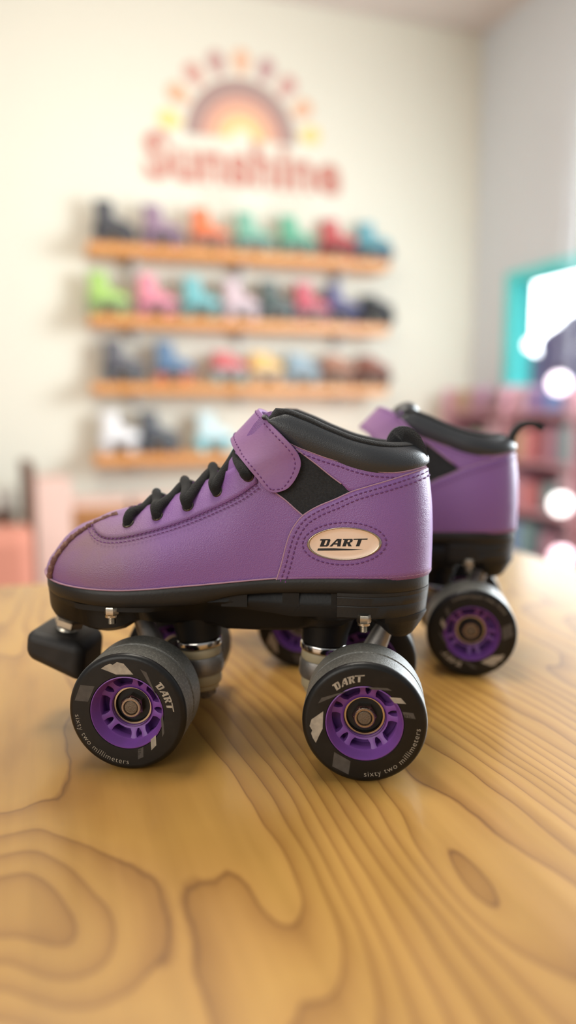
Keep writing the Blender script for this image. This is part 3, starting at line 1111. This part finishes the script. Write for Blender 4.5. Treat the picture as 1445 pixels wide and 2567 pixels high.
win = structure(empty('window_1', rw(WA0, -0.07, WZ0)))
win_inv = Matrix.Translation(-win.location)


def wpart(name, mb, m, **k):
    mb.v = [Vector(p)-win.location for p in mb.v]
    return structure(mb.build(name, m, win, smooth=False, scale=1, **k))


fr = MB()
T_ = 0.075
slab(fr, rw, WA0, WA0+T_, -0.13, 0.025, WZ0, WZ1)
slab(fr, rw, WA1-T_, WA1, -0.13, 0.025, WZ0, WZ1)
slab(fr, rw, WA0+T_, WA1-T_, -0.13, 0.025, WZ1-.06, WZ1)
slab(fr, rw, WA0+T_, WA1-T_, -0.13, 0.025, WZ0, WZ0+.06)
wpart('window_frame', fr, M['teal'])
wpart('window_pane', slab(MB(), rw, WA0+T_, WA1-T_, -0.10, -0.094, WZ0+.06, WZ1-.06), M['glass'])

# outside the window
M['foliage'] = mat('mauve_foliage', (122, 112, 156), 0.9, rgb2=(150, 140, 190), vscale=6, bump=1, bscale=20, bdist=.05)
M['trunk'] = mat('tree_bark', (90, 76, 74), 0.9)
M['asphalt'] = mat('pale_pavement', (196, 194, 200), 0.8)


def blob(mb, c, r, seed, n=14):
    rnd = random.Random(seed)
    ph = [rnd.uniform(0, 6.28) for _ in range(6)]
    rows = []
    for i in range(n+1):
        th = PI*i/n
        row = []
        for j in range(2*n):
            p = PI*j/n
            k = 1+.13*math.sin(3*p+ph[0])*math.sin(2*th+ph[1])+.1*math.sin(5*p+ph[2]+3*th)+.07*math.sin(7*th+ph[3])*math.cos(4*p+ph[4])
            row.append((c[0]+r*k*math.sin(th)*math.cos(p), c[1]+r*k*math.sin(th)*math.sin(p), c[2]+r*k*math.cos(th)))
        rows.append(row)
    return mb.grid(rows, cv=True)


for k, (a, off, hgt, r, lab) in enumerate([(-1.75, -2.5, 2.12, .68, 'taller mauve leafy tree seen through the teal window'),
                                           (-3.3, -2.7, 1.72, .55, 'lower mauve tree behind the left part of the teal window')]):
    base = rw(a, off, 0)
    t = empty('garden_tree', base)
    c = MB()
    for s_ in range(5):
        blob(c, (random.uniform(-.3, .3)*r, random.uniform(-.3, .3)*r, hgt-r*.8+random.uniform(-.35, .35)*r), r*random.uniform(.55, .75), k*10+s_)
    c.build('crown', M['foliage'], t, True, 1)
    MB().tube([(0, 0, -.1), (0.02, 0, hgt-r*1.2)], [.07, .05], 10).build('trunk', M['trunk'], t, True, 1)
    tag(t, lab, 'tree', 'trees outside the window')
g_ = MB()
slab(g_, rw, -6, 6, -9, -0.14, -0.12, -0.02)
structure(g_.build('ground_outside', M['asphalt'], smooth=False, scale=1))

# ------------------------------------------------------------------ table
A_T = math.radians(18.8)


def wood_mat():
    m = bpy.data.materials.new('varnished_maple')
    m.use_nodes = True
    nt = m.node_tree
    b = nt.nodes['Principled BSDF']
    N = nt.nodes.new
    L = nt.links.new
    tc = N('ShaderNodeTexCoord')

    def math_(op, a, b_=None, c=None):
        n = N('ShaderNodeMath')
        n.operation = op
        for i, v in enumerate((a, b_, c)):
            if v is None:
                continue
            if isinstance(v, (int, float)):
                n.inputs[i].default_value = v
            else:
                L(v, n.inputs[i])
        return n.outputs[0]

    def noise(scale, mapping, detail=2, rough=.5, dist=0.0):
        mp = N('ShaderNodeMapping')
        mp.inputs['Scale'].default_value = mapping
        L(tc.outputs['Object'], mp.inputs['Vector'])
        n = N('ShaderNodeTexNoise')
        n.inputs['Scale'].default_value = scale
        n.inputs['Detail'].default_value = detail
        n.inputs['Roughness'].default_value = rough
        n.inputs['Distortion'].default_value = dist
        L(mp.outputs[0], n.inputs['Vector'])
        return n.outputs['Fac']
    sep = N('ShaderNodeSeparateXYZ')
    L(tc.outputs['Object'], sep.inputs[0])
    X, Y = sep.outputs['X'], sep.outputs['Y']
    f = noise(4.0, (1.5, 0.3, 1), 1.2, .4, 0.2)
    f = math_('ADD', f, math_('MULTIPLY', noise(16, (1.0, .45, 1), 2, .5), .075))
    f = math_('ADD', f, math_('MULTIPLY', noise(110, (1.0, .3, 1), 2, .5), .006))
    # cathedral figure: local swellings of the growth rings, set in the board
    for cx, cy, sx, sy, amp in WOOD_BUMPS:
        dx = math_('DIVIDE', math_('SUBTRACT', X, cx), sx)
        dy = math_('DIVIDE', math_('SUBTRACT', Y, cy), sy)
        r2 = math_('ADD', math_('MULTIPLY', dx, dx), math_('MULTIPLY', dy, dy))
        f = math_('ADD', f, math_('MULTIPLY', math_('EXPONENT', math_('MULTIPLY', r2, -1.0)), amp))
    f = math_('ADD', f, math_('MULTIPLY', X, 2.3))
    rings = math_('FRACT', math_('MULTIPLY', f, 25.0))
    ramp = N('ShaderNodeValToRGB')
    e = ramp.color_ramp
    e.elements[0].position, e.elements[0].color = 0.0, (*lin((128, 89, 42)), 1)
    e.elements[1].position, e.elements[1].color = 1.0, (*lin((134, 94, 46)), 1)
    for p, c in ((.035, (164, 120, 60)), (.3, (182, 138, 72)), (.7, (192, 149, 79)), (.95, (188, 144, 76)), (.985, (160, 116, 58))):
        q = e.elements.new(p)
        q.color = (*lin(c), 1)
    L(rings, ramp.inputs['Fac'])
    streak = noise(60, (1.0, .045, 1), 4, .6)
    broad = noise(3.2, (1.3, .6, 1), 2, .5)
    mx = N('ShaderNodeMix')
    mx.data_type = 'RGBA'
    mx.blend_type = 'MULTIPLY'
    mx.inputs[0].default_value = 1
    L(ramp.outputs['Color'], mx.inputs[6])
    r2 = N('ShaderNodeValToRGB')
    r2.color_ramp.elements[0].position, r2.color_ramp.elements[1].position = .25, .75
    r2.color_ramp.elements[0].color, r2.color_ramp.elements[1].color = (.80, .77, .72, 1), (1.08, 1.07, 1.06, 1)
    L(streak, r2.inputs['Fac'])
    L(r2.outputs['Color'], mx.inputs[7])
    mx2 = N('ShaderNodeMix')
    mx2.data_type = 'RGBA'
    mx2.blend_type = 'MULTIPLY'
    mx2.inputs[0].default_value = 1
    r3 = N('ShaderNodeValToRGB')
    r3.color_ramp.elements[0].position, r3.color_ramp.elements[1].position = .3, .7
    r3.color_ramp.elements[0].color, r3.color_ramp.elements[1].color = (.80, .76, .70, 1), (1.0, .985, .95, 1)
    L(broad, r3.inputs['Fac'])
    L(mx.outputs[2], mx2.inputs[6])
    L(r3.outputs['Color'], mx2.inputs[7])
    L(mx2.outputs[2], b.inputs['Base Color'])
    rg = N('ShaderNodeMapRange')
    L(streak, rg.inputs['Value'])
    rg.inputs['To Min'].default_value, rg.inputs['To Max'].default_value = .24, .4
    L(rg.outputs['Result'], b.inputs['Roughness'])
    bp = N('ShaderNodeBump')
    bp.inputs['Strength'].default_value = .12
    bp.inputs['Distance'].default_value = .0006
    L(streak, bp.inputs['Height'])
    L(bp.outputs['Normal'], b.inputs['Normal'])
    b.inputs['Coat Weight'].default_value = .14
    b.inputs['Coat Roughness'].default_value = .12
    return m


def t_local(x, y):
    """world xy (m) -> table frame"""
    dx, dy = x-0.302, y-0.979
    return dx*math.cos(A_T)+dy*math.sin(A_T), -dx*math.sin(A_T)+dy*math.cos(A_T)


WOOD_BUMPS = []
for wx, wy, sx, sy, amp in ((-.105, .258, .030, .05, .16), (-.070, .232, .02, .035, .07), (.006, .262, .018, .07, -.07), (.070, .268, .016, .05, .06), (.115, .34, .03, .09, -.06)):
    lx, ly = t_local(wx, wy)
    WOOD_BUMPS.append((lx, ly, sx, sy, amp))
M['wood'] = wood_mat()
table = empty('table', (0.302, 0.979, 0), A_T)
tt = MB().box((-.95, -.72, TZ-.02), (1.9, 1.44, .04))
o = tt.build('table_top', M['wood'], table, smooth=False, scale=1)
bevel(o, 0.004, 3)
M['tleg'] = mat('dark_steel_leg', (40, 38, 38), 0.4, metal=.6)
for lx in (-.08, -1.82):
    for ly in (-.08, -1.36):
        MB().box((lx, ly, (TZ-.04)/2), (.06, .06, TZ-.04)).build('leg', M['tleg'], table, smooth=False, scale=1)
tag(table, 'varnished blond wood table with dark wavy grain carrying the two skates', 'table')

# ------------------------------------------------------------------ the two purple skates
near = build_skate('roller_skate', (0.04443, 0.41174, TZ), PI-0.11003, True, (0, -86, 40, 110))
tag(near, 'purple leather roller skate in front, oval badge on its heel and black laces', 'roller skate', 'pair of purple skates')
far = build_skate('roller_skate', (0.13693, 0.56051, TZ), PI-0.16154, False, (124, 30, 75, 10), True, 8.0)
tag(far, 'purple roller skate standing behind, mostly hidden, heel loop flopping backwards', 'roller skate', 'pair of purple skates')

# ------------------------------------------------------------------ shelves on the back wall
SHELF_Z = (1.951, 1.582, 1.225, 0.84)
names = ('top', 'second', 'third', 'lowest')
for z, nm in zip(SHELF_Z, names):
    s_ = empty('wall_shelf', bw(-1.165, 0, z), A_BACK)
    MB().box((.86, -.1175, 0), (1.72, .235, .052)).build('shelf_board', M['shelf'], s_, smooth=False, scale=1)
    for x in (.25, .86, 1.47):
        MB().box((x, -.006, -.06), (.03, .012, .07)).add([(x-.012, -.012, -.026), (x+.012, -.012, -.026), (x+.012, -.15, -.026), (x-.012, -.15, -.026), (x-.012, -.012, -.09), (x+.012, -.012, -.09)],
                                                        [(0, 1, 2, 3), (0, 4, 5, 1), (2, 5, 4, 3), (0, 3, 4), (1, 5, 2)]).build('bracket', M['wall2'], s_, smooth=False, scale=1)
    tag(s_, {'top': 'topmost of the four wooden wall shelves, right under the wall sign',
             'second': 'second wooden wall shelf from the top, holding eight coloured skates',
             'third': 'third wooden wall shelf from the top, yellowish at its right end',
             'lowest': 'lowest wooden wall shelf, partly hidden by the purple boot'}[nm], 'shelf', 'wooden wall shelves')


def shelf_skate_meshes(tall):
    """display skate seen small: boot, sole, plate, stopper, wheel; x towards the toe, metres"""
    out = {}
    H = .148 if tall else .1
    rows = []
    for z in np.linspace(0, 1, 15):
        hxx = -.098 + .012*math.sin(z*3)
        if tall:
            fx = .125 if z < .16 else .125-(.125-.012)*float(sm(z, .16, .55)) - .0*z
            w = .040-.010*float(sm(z, .1, .6))+.004*z
        else:
            fx = .125 if z < .25 else .125-(.125-.022)*float(sm(z, .25, .95))
            w = .040-.008*float(sm(z, .2, .9))
        cx, rx = (hxx+fx)/2, (fx-hxx)/2
        rows.append([(cx+rx*(abs(math.cos(t))**.75)*math.copysign(1, math.cos(t)), w*(abs(math.sin(t))**.85)*math.copysign(1, math.sin(t)), .085+H*z) for t in np.linspace(0, 2*PI, 28, endpoint=False)])
    b = MB().grid(rows, cv=True)
    top = rows[-1]
    inner = [(x*.82-.006, y*.72, z-.01) for x, y, z in top]
    b.grid([top, inner], cv=True)
    b.add(inner, [tuple(range(28))])
    out['boot'] = b
    s = MB()
    o0 = rows[0]
    s.grid([[(x*1.03, y*1.06, .088) for x, y, z in o0], [(x*1.04, y*1.07, .082) for x, y, z in o0], [(x*1.02, y*1.02, .074) for x, y, z in o0]], cv=True)
    s.add([(x*1.02, y*1.02, .074) for x, y, z in o0], [tuple(range(28))])
    s.box((-.06, 0, .066), (.07, .055, .02))
    out['sole'] = s
    p = MB().box((.013, 0, .064), (.21, .035, .02))
    for x in (-.062, .072):
        p.tube([(x, 0, .062), (x, 0, .034)], .012, 12)
        p.tube([(x, -.05, .031), (x, .05, .031)], .006, 10)
    out['plate'] = p
    out['toe_stop'] = MB().lathe([(.006, .032), (.006, .016), (.02, .014), (.02, -.006), (.012, -.012)], (.122, 0, .044), (-.4, 0, .92), 18, cap0=True, cap1=True)
    w = MB().lathe([(.012, -.013), (.019, -.016), (.027, -.016), (.031, -.011), (.031, .011), (.027, .016), (.019, .016), (.012, .013)], (0, 0, 0), (0, 1, 0), 24, cap0=True, cap1=True)
    out['wheel'] = w
    l = MB()
    for k in range(5):
        f = .3+.09*k if tall else .42+.1*k
        fx = .125-(.113*float(sm(f, .16, .55)) if tall else .103*float(sm(f, .25, .95)))
        z = .085+H*f
        l.tube([(fx-.014, -.024, z-.002), (fx-.002, -.012, z+.004), (fx+.002, 0, z+.006), (fx-.002, .012, z+.004), (fx-.014, .024, z-.002)], .0035, 8)
    out['laces'] = l
    return {k: (lambda o: (o.data, bpy.data.objects.remove(o))[0])(v.build(k, M['plate'], None, True, 1, auto=math.radians(45))) for k, v in out.items()}


SK_T, SK_L = shelf_skate_meshes(True), shelf_skate_meshes(False)
_cm = {}


def cmat(rgb, rough=.45):
    if (rgb, rough) not in _cm:
        _cm[(rgb, rough)] = mat('skate_colour', rgb, rough, bump=.1, bscale=300)
    return _cm[(rgb, rough)]


def slotmat(o, m):
    o.material_slots[0].link = 'OBJECT'
    o.material_slots[0].material = m
    return o


def display_skate(e, z, rgb, sole, wheel, tall, label, group, yaw=0.0):
    me = SK_T if tall else SK_L
    t = empty('display_skate', bw(e, .119, z+.026), A_BACK+yaw)
    slotmat(link(bpy.data.objects.new('boot', me['boot']), t), cmat(tuple(int(c*.82+g*.18) for c, g in zip(rgb, (186, 182, 172)))))  # boot colour greyed to paint in the hazy veil over the shelves
    slotmat(link(bpy.data.objects.new('sole', me['sole']), t), cmat(sole))
    slotmat(link(bpy.data.objects.new('plate', me['plate']), t), M['alu'])
    slotmat(link(bpy.data.objects.new('toe_stop', me['toe_stop']), t), cmat(wheel))
    slotmat(link(bpy.data.objects.new('laces', me['laces']), t), cmat((225, 222, 215)) if sum(rgb) < 330 else cmat(tuple(int(c*.8) for c in rgb)))
    for x in (-.062, .072):
        for y in (-.052, .052):
            w = slotmat(link(bpy.data.objects.new('wheel', me['wheel']), t), cmat(wheel))
            w.location = (x, y, .031)
    tag(t, label, 'roller skate', group)
    return t


BLK = (30, 30, 34)
ROWS = [
    ('skates on the top shelf', SHELF_Z[0], [
        (-1.03, (44, 45, 54), BLK, (60, 60, 70), 1, 'black high roller skate at the left end of the top shelf'),
        (-.775, (140, 108, 136), (70, 54, 72), (120, 92, 120), 1, 'dusty mauve skate between the black and orange ones on the top shelf'),
        (-.51, (236, 106, 52), (120, 72, 56), (150, 100, 84), 1, 'bright orange roller skate on the top shelf'),
        (-.255, (108, 176, 152), (70, 92, 86), (110, 132, 124), 1, 'pale mint skate beside the orange one on the top shelf'),
        (.005, (84, 170, 136), (60, 88, 76), (98, 124, 112), 1, 'green skate between the mint and red ones on the top shelf'),
        (.258, (206, 76, 84), (110, 50, 56), (140, 70, 76), 1, 'red roller skate on the top shelf, second from its right end'),
        (.485, (96, 176, 198), (60, 90, 108), (80, 112, 136), 1, 'light blue roller skate at the right end of the top shelf')]),
    ('skates on the second shelf', SHELF_Z[1], [
        (-1.075, (164, 208, 96), (124, 150, 92), (130, 150, 100), 1, 'lime green roller skate at the left end of the second shelf'),
        (-.815, (236, 132, 156), (160, 96, 116), (180, 110, 128), 1, 'candy pink roller skate on the second shelf'),
        (-.565, (104, 186, 194), (86, 124, 124), (100, 140, 140), 1, 'turquoise skate on the second shelf, right of the pink one'),
        (-.335, (214, 186, 196), (160, 140, 146), (180, 160, 166), 1, 'pale blush skate on the second shelf, right of the turquoise one'),
        (-.115, (58, 76, 76), (40, 50, 50), (60, 70, 70), 1, 'dark green roller skate in the middle of the second shelf'),
        (.095, (204, 76, 96), (90, 50, 60), (120, 70, 80), 1, 'crimson roller skate on the second shelf'),
        (.285, (88, 92, 148), (50, 52, 80), (70, 74, 104), 1, 'indigo skate between crimson and black ones on the second shelf'),
        (.505, (46, 52, 60), BLK, (52, 60, 70), 0, 'black roller skate at the right end of the second shelf')]),
    ('skates on the third shelf', SHELF_Z[2], [
        (-1.005, (72, 72, 84), (50, 52, 60), (84, 90, 98), 1, 'charcoal high roller skate at the left end of the third shelf'),
        (-.725, (78, 116, 158), (60, 76, 104), (196, 112, 84), 1, 'blue skate with orange wheels on the third shelf'),
        (-.405, (204, 80, 84), (150, 150, 150), (120, 150, 146), 0, 'red low skate on the third shelf, right of the blue one'),
        (-.185, (230, 180, 92), (170, 140, 110), (180, 150, 120), 0, 'yellow low roller skate on the third shelf'),
        (.035, (130, 156, 172), (90, 104, 116), (120, 136, 140), 0, 'grey-blue low skate on the third shelf'),
        (.262, (184, 128, 106), (120, 90, 80), (140, 110, 96), 0, 'tan brown low skate on the third shelf'),
        (.49, (150, 90, 78), (96, 66, 60), (110, 80, 74), 0, 'reddish brown skate at the right end of the third shelf')]),
    ('skates on the lowest shelf', SHELF_Z[3], [
        (-1.035, (246, 246, 250), (226, 226, 230), (200, 196, 196), 1, 'white roller skate on the lowest shelf'),
        (-.82, (56, 62, 74), BLK, (70, 80, 92), 1, 'black roller skate on the lowest shelf between two pale ones'),
        (-.50, (206, 232, 238), (150, 206, 214), (140, 200, 210), 1, 'pale blue skate on the lowest shelf, left of the purple boot')]),
]
for grp, z, items in ROWS:
    for e, rgb, so, wh, tall, lab in items:
        display_skate(e, z, rgb, so, wh, tall, lab, grp, random.uniform(-.08, .08)-.75*float(sm(e, .05, .3)))

# ------------------------------------------------------------------ wall sign: half sun, rays and lettering
sign = empty('wall_sign', bw(-.278, 0, 2.64), A_BACK)
ARCS = [(.325, .235, (172, 142, 136)), (.228, .172, (222, 160, 140)), (.166, .112, (236, 190, 152)), (.108, .058, (240, 214, 142))]


def flat(mb, pts, y0=-.001, y1=-.004):
    n = len(pts)
    v = [(x, y1, z) for x, z in pts]+[(x, y0, z) for x, z in pts]
    mb.add(v, [tuple(range(n))]+[(i, (i+1) % n, n+(i+1) % n, n+i) for i in range(n)])


for ro, ri, c in ARCS:
    mb = MB()
    tt_ = np.linspace(0, PI, 41)
    for a, b in zip(tt_, tt_[1:]):
        flat(mb, [(ro*math.cos(a), ro*math.sin(a)), (ro*math.cos(b), ro*math.sin(b)), (ri*math.cos(b), ri*math.sin(b)), (ri*math.cos(a), ri*math.sin(a))])
    mb.build('arc', cmat(c, .7), sign, False, 1)
RAY = [(238, 214, 140), (230, 178, 146), (212, 164, 152), (198, 158, 152), (232, 186, 156), (196, 158, 156), (210, 164, 156), (230, 184, 154), (238, 214, 146)]
for k, c in enumerate(RAY):
    a = math.radians(171-k*(162/8))
    mb = MB()
    q = []
    for t in np.linspace(0, 2*PI, 24, endpoint=False):
        r_, s2 = .415+.068*math.cos(t), .05*math.sin(t)*(1+.25*math.cos(t))
        q.append((r_*math.cos(a)-s2*math.sin(a), r_*math.sin(a)+s2*math.cos(a)))
    flat(mb, q)
    mb.build('ray', cmat(c, .7), sign, False, 1)
v, f = text_mesh('Sunshine', .30, 1.04, 0.012)
wd = max(p[0] for p in v)
k_ = 1.17/wd
lm = MB()
lm.add([(p[0]*k_-.56, -.004, p[1]*1.05*max(k_, .9)-.245) for p in v], f)
lm.build('lettering', cmat((200, 134, 120), .7), sign, False, 1)
for x0, x1 in ((-.26, -.02), (.17, .42)):
    tl_ = MB()
    for i in range(7):
        x = x0+(x1-x0)*i/7
        flat(tl_, [(x, -.335-(i % 2)*.012), (x+.018, -.335-(i % 3)*.01), (x+.020, -.312), (x+.003, -.308+(i % 2)*.01)])
    tl_.build('tagline', cmat((222, 200, 184), .7), sign, False, 1)
tag(sign, 'half sun logo with petal rays and terracotta lettering painted on the back wall', 'sign')

# ------------------------------------------------------------------ clutter under the shelves, left
M['cardboard'] = mat('brown_cardboard', (168, 118, 72), .8, vary=.08, vscale=9)
M['salmon'] = mat('salmon_fabric', (206, 136, 116), .9, bump=.3, bscale=120)
M['pinkbox'] = mat('pale_pink_card', (222, 190, 178), .8)
M['brownwood'] = mat('dark_brown_wood', (104, 74, 58), .5, vary=.15, vscale=12)
M['whitecard'] = mat('white_card', (226, 226, 220), .7)


def box_thing(name, parts, loc, rz, label, cat, group=None):
    t = empty(name, loc, rz)
    for pn, c, d, m in parts:
        o = MB().box(c, d).build(pn, m, t, smooth=False, scale=1)
        bevel(o, min(d)*.12, 2)
    return tag(t, label, cat, group)


for i, (e, z) in enumerate([(-1.16, 0), (-1.16, .13), (-1.16, .26), (-1.16, .39), (-.85, 0), (-.85, .13), (-.85, .26), (-.85, .39), (-1.16, .52), (-.85, .52)]):
    col_ = 'left' if e < -1 else 'right'
    lvl = ['bottom', 'second', 'third', 'fourth', 'topmost'][int(round(z/.13))]
    box_thing('shoe_box', [('carton', (0, 0, .06), (.28, .3, .115), M['cardboard']), ('lid', (0, 0, .112), (.288, .308, .03), M['cardboard'] if z < .5 else M['pinkbox'])],
              bw(e, .36, z), A_BACK, '%s brown shoe box of the %s stack below the lowest shelf' % (lvl, col_), 'box', 'brown shoe boxes')
ch = empty('display_stand', bw(-1.405, .5, 0), A_BACK+.1)
MB().box((0, 0, .39), (.17, .34, .78)).build('side_panel', M['pinkbox'], ch, smooth=False, scale=1)
MB().box((-.105, 0, .43), (.045, .36, .86)).build('edge_board', M['brownwood'], ch, smooth=False, scale=1)
tag(ch, 'pale pink display stand with a dark brown edge, left of the shoe boxes', 'stand')
ot = empty('ottoman', bw(-1.735, .93, 0), A_BACK)
bevel(MB().box((0, 0, .315), (.5, .36, .55)).build('seat', M['salmon'], ot, smooth=False, scale=1), .05, 4)
for x in (-.18, .18):
    for y in (-.14, .14):
        MB().box((x, y, .02), (.05, .05, .04)).build('foot', M['brownwood'], ot, smooth=False, scale=1)
tag(ot, 'salmon upholstered ottoman at the far left', 'ottoman')
sb = empty('bench', bw(-1.83, .45, 0), A_BACK)
MB().box((0, 0, .6), (.5, .3, .05)).build('bench_top', M['brownwood'], sb, smooth=False, scale=1)
for x in (-.21, .21):
    MB().box((x, 0, .2875), (.05, .26, .575)).build('leg', M['brownwood'], sb, smooth=False, scale=1)
tag(sb, 'dark brown wooden bench behind the salmon ottoman at the left edge', 'bench')
bevel(tag(MB().box((0, 0, .05), (.34, .22, .10)).build('storage_box', M['whitecard'], None, smooth=False, scale=1),
          'white box lying on the dark brown bench at the far left', 'box'), .01, 2)
o = bpy.data.objects['storage_box']
o.location = bw(-1.75, .45, .625)
o.rotation_euler = (0, 0, A_BACK)

# ------------------------------------------------------------------ display rack by the right wall
M['rack'] = mat('mauve_painted_wood', (214, 166, 178), .5, vary=.06, vscale=6)  # base colour lightened to carry the veiling glare over the rack
A_RK = math.atan2(ER.y, ER.x)
rk = empty('display_rack', rw(0, 0, 0), A_RK)
SGN = 1 if Vector((-math.sin(A_RK), math.cos(A_RK), 0)).dot(NR_) > 0 else -1


def rl(a, off, z):
    return Vector((a, SGN*off, z))


def rk_part(name, mb, m):
    return mb.build(name, m, rk, smooth=False, scale=1)


RZ = (.32, .58, .84, 1.10)
rk_part('back_panel', slab(MB(), rl, .14, 1.9, .02, .035, .1, 1.22), M['rack'])
for a in (.14, .74, 1.32, 1.88):
    rk_part('upright', slab(MB(), rl, a, a+.025, .035, .30, 0, 1.24), M['rack'])
for z in RZ:
    rk_part('rack_shelf', slab(MB(), rl, .165, 1.88, .035, .29, z-.02, z), M['rack'])
tag(rk, 'mauve display rack of small goods standing below the teal window', 'rack')
PAL = [((92, 138, 214), 'blue'), ((120, 160, 128), 'green'), ((220, 116, 122), 'coral'), ((172, 118, 146), 'plum'), ((196, 160, 124), 'tan'), ((150, 118, 176), 'violet'),
       ((222, 178, 196), 'light pink'), ((104, 150, 158), 'teal'), ((134, 96, 104), 'maroon')]
LV = ('bottom', 'second', 'third', 'top')
ARR = [[3, 8, 5, 0, 7, 3, 6, 4, 2, 5], [7, 0, 8, 3, 2, 7, 6, 5, 3, 1], [3, 1, 6, 4, 2, 3, 7, 0, 8, 6], [4, 3, 8, 6, 5, 0, 3, 2, 6, 7]]
ORD = ('leftmost', 'second', 'third', 'fourth', 'fifth', 'sixth', 'seventh', 'eighth', 'ninth', 'last')
for l, z in enumerate(RZ):
    for i in range(10):
        a = .245+i*.172
        if any(abs(a-u) < .075 for u in (.7525, 1.3325)):
            a += .085 if a > .74 and (a < .9 or a > 1.33) else -.05
        rgb, cn = PAL[ARR[l][i]]
        w, h_ = random.uniform(.075, .1), random.uniform(.12, .19)
        o = MB().box((0, 0, h_/2), (w, .11, h_)).build('goods_box', cmat(tuple(int(c+(255-c)*.22) for c in rgb), .5), None, False, 1)  # box colours washed towards white, glare haze put into the paint
        o.location = rw(a, .2, z)
        o.rotation_euler = (0, 0, math.atan2(ER.y, ER.x))
        bevel(o, .006, 2)
        tag(o, '%s small box, %s from the corner on the %s shelf of the mauve rack' % (cn, ORD[i], LV[l]), 'box', 'boxes on the mauve rack')
# glowing globes on cords, added to stand in for bright blurred discs
DISC_GLOBES = [(.667, .06, 1.475, .034, (255, 250, 246), 3.2, 'white stand-in globe for a bright disc at the lower left corner of the teal window'),
         (1.28, .36, 1.235, .05, (255, 236, 246), 3.0, 'pinkish stand-in globe for a bright disc at the right edge above the mauve rack'),
         (1.443, .45, .67, .05, (255, 246, 244), 3.0, 'white stand-in globe for a bright disc at the right edge in front of the mauve rack'),
         (1.64, .60, .462, .05, (255, 214, 226), 2.2, 'pink stand-in globe for a bright disc nearest the floor at the right edge'),
         (.07, .10, 1.04, .03, (250, 236, 190), .9, 'small cream stand-in globe for a pale glow between the rack and the back wall')]
for a, off, z, r, c, st, lab in DISC_GLOBES:
    t = empty('stand_in_globe', rw(a, off, z))
    m = mat('glowing_globe', c, .4, emit=st)
    MB().lathe([(r*math.sin(q), -r*math.cos(q)) for q in np.linspace(0.001, PI-.001, 17)], (0, 0, 0), (0, 0, 1), 24).build('globe', m, t, True, 1)
    MB().lathe([(r*.3, r*.9), (r*.34, r*1.35), (r*.2, r*1.5)], (0, 0, 0), (0, 0, 1), 16, cap1=True).build('socket', M['plate'], t, True, 1)
    MB().tube([(0, 0, r*1.4), (0, 0, min(1.25, CEIL-z-.01) if a < .9 else CEIL-z-.01)], .0015, 6).build('cord', M['wall2'], t, True, 1)
    tag(t, lab, 'lamp', 'stand-in globes for bright discs on the right')
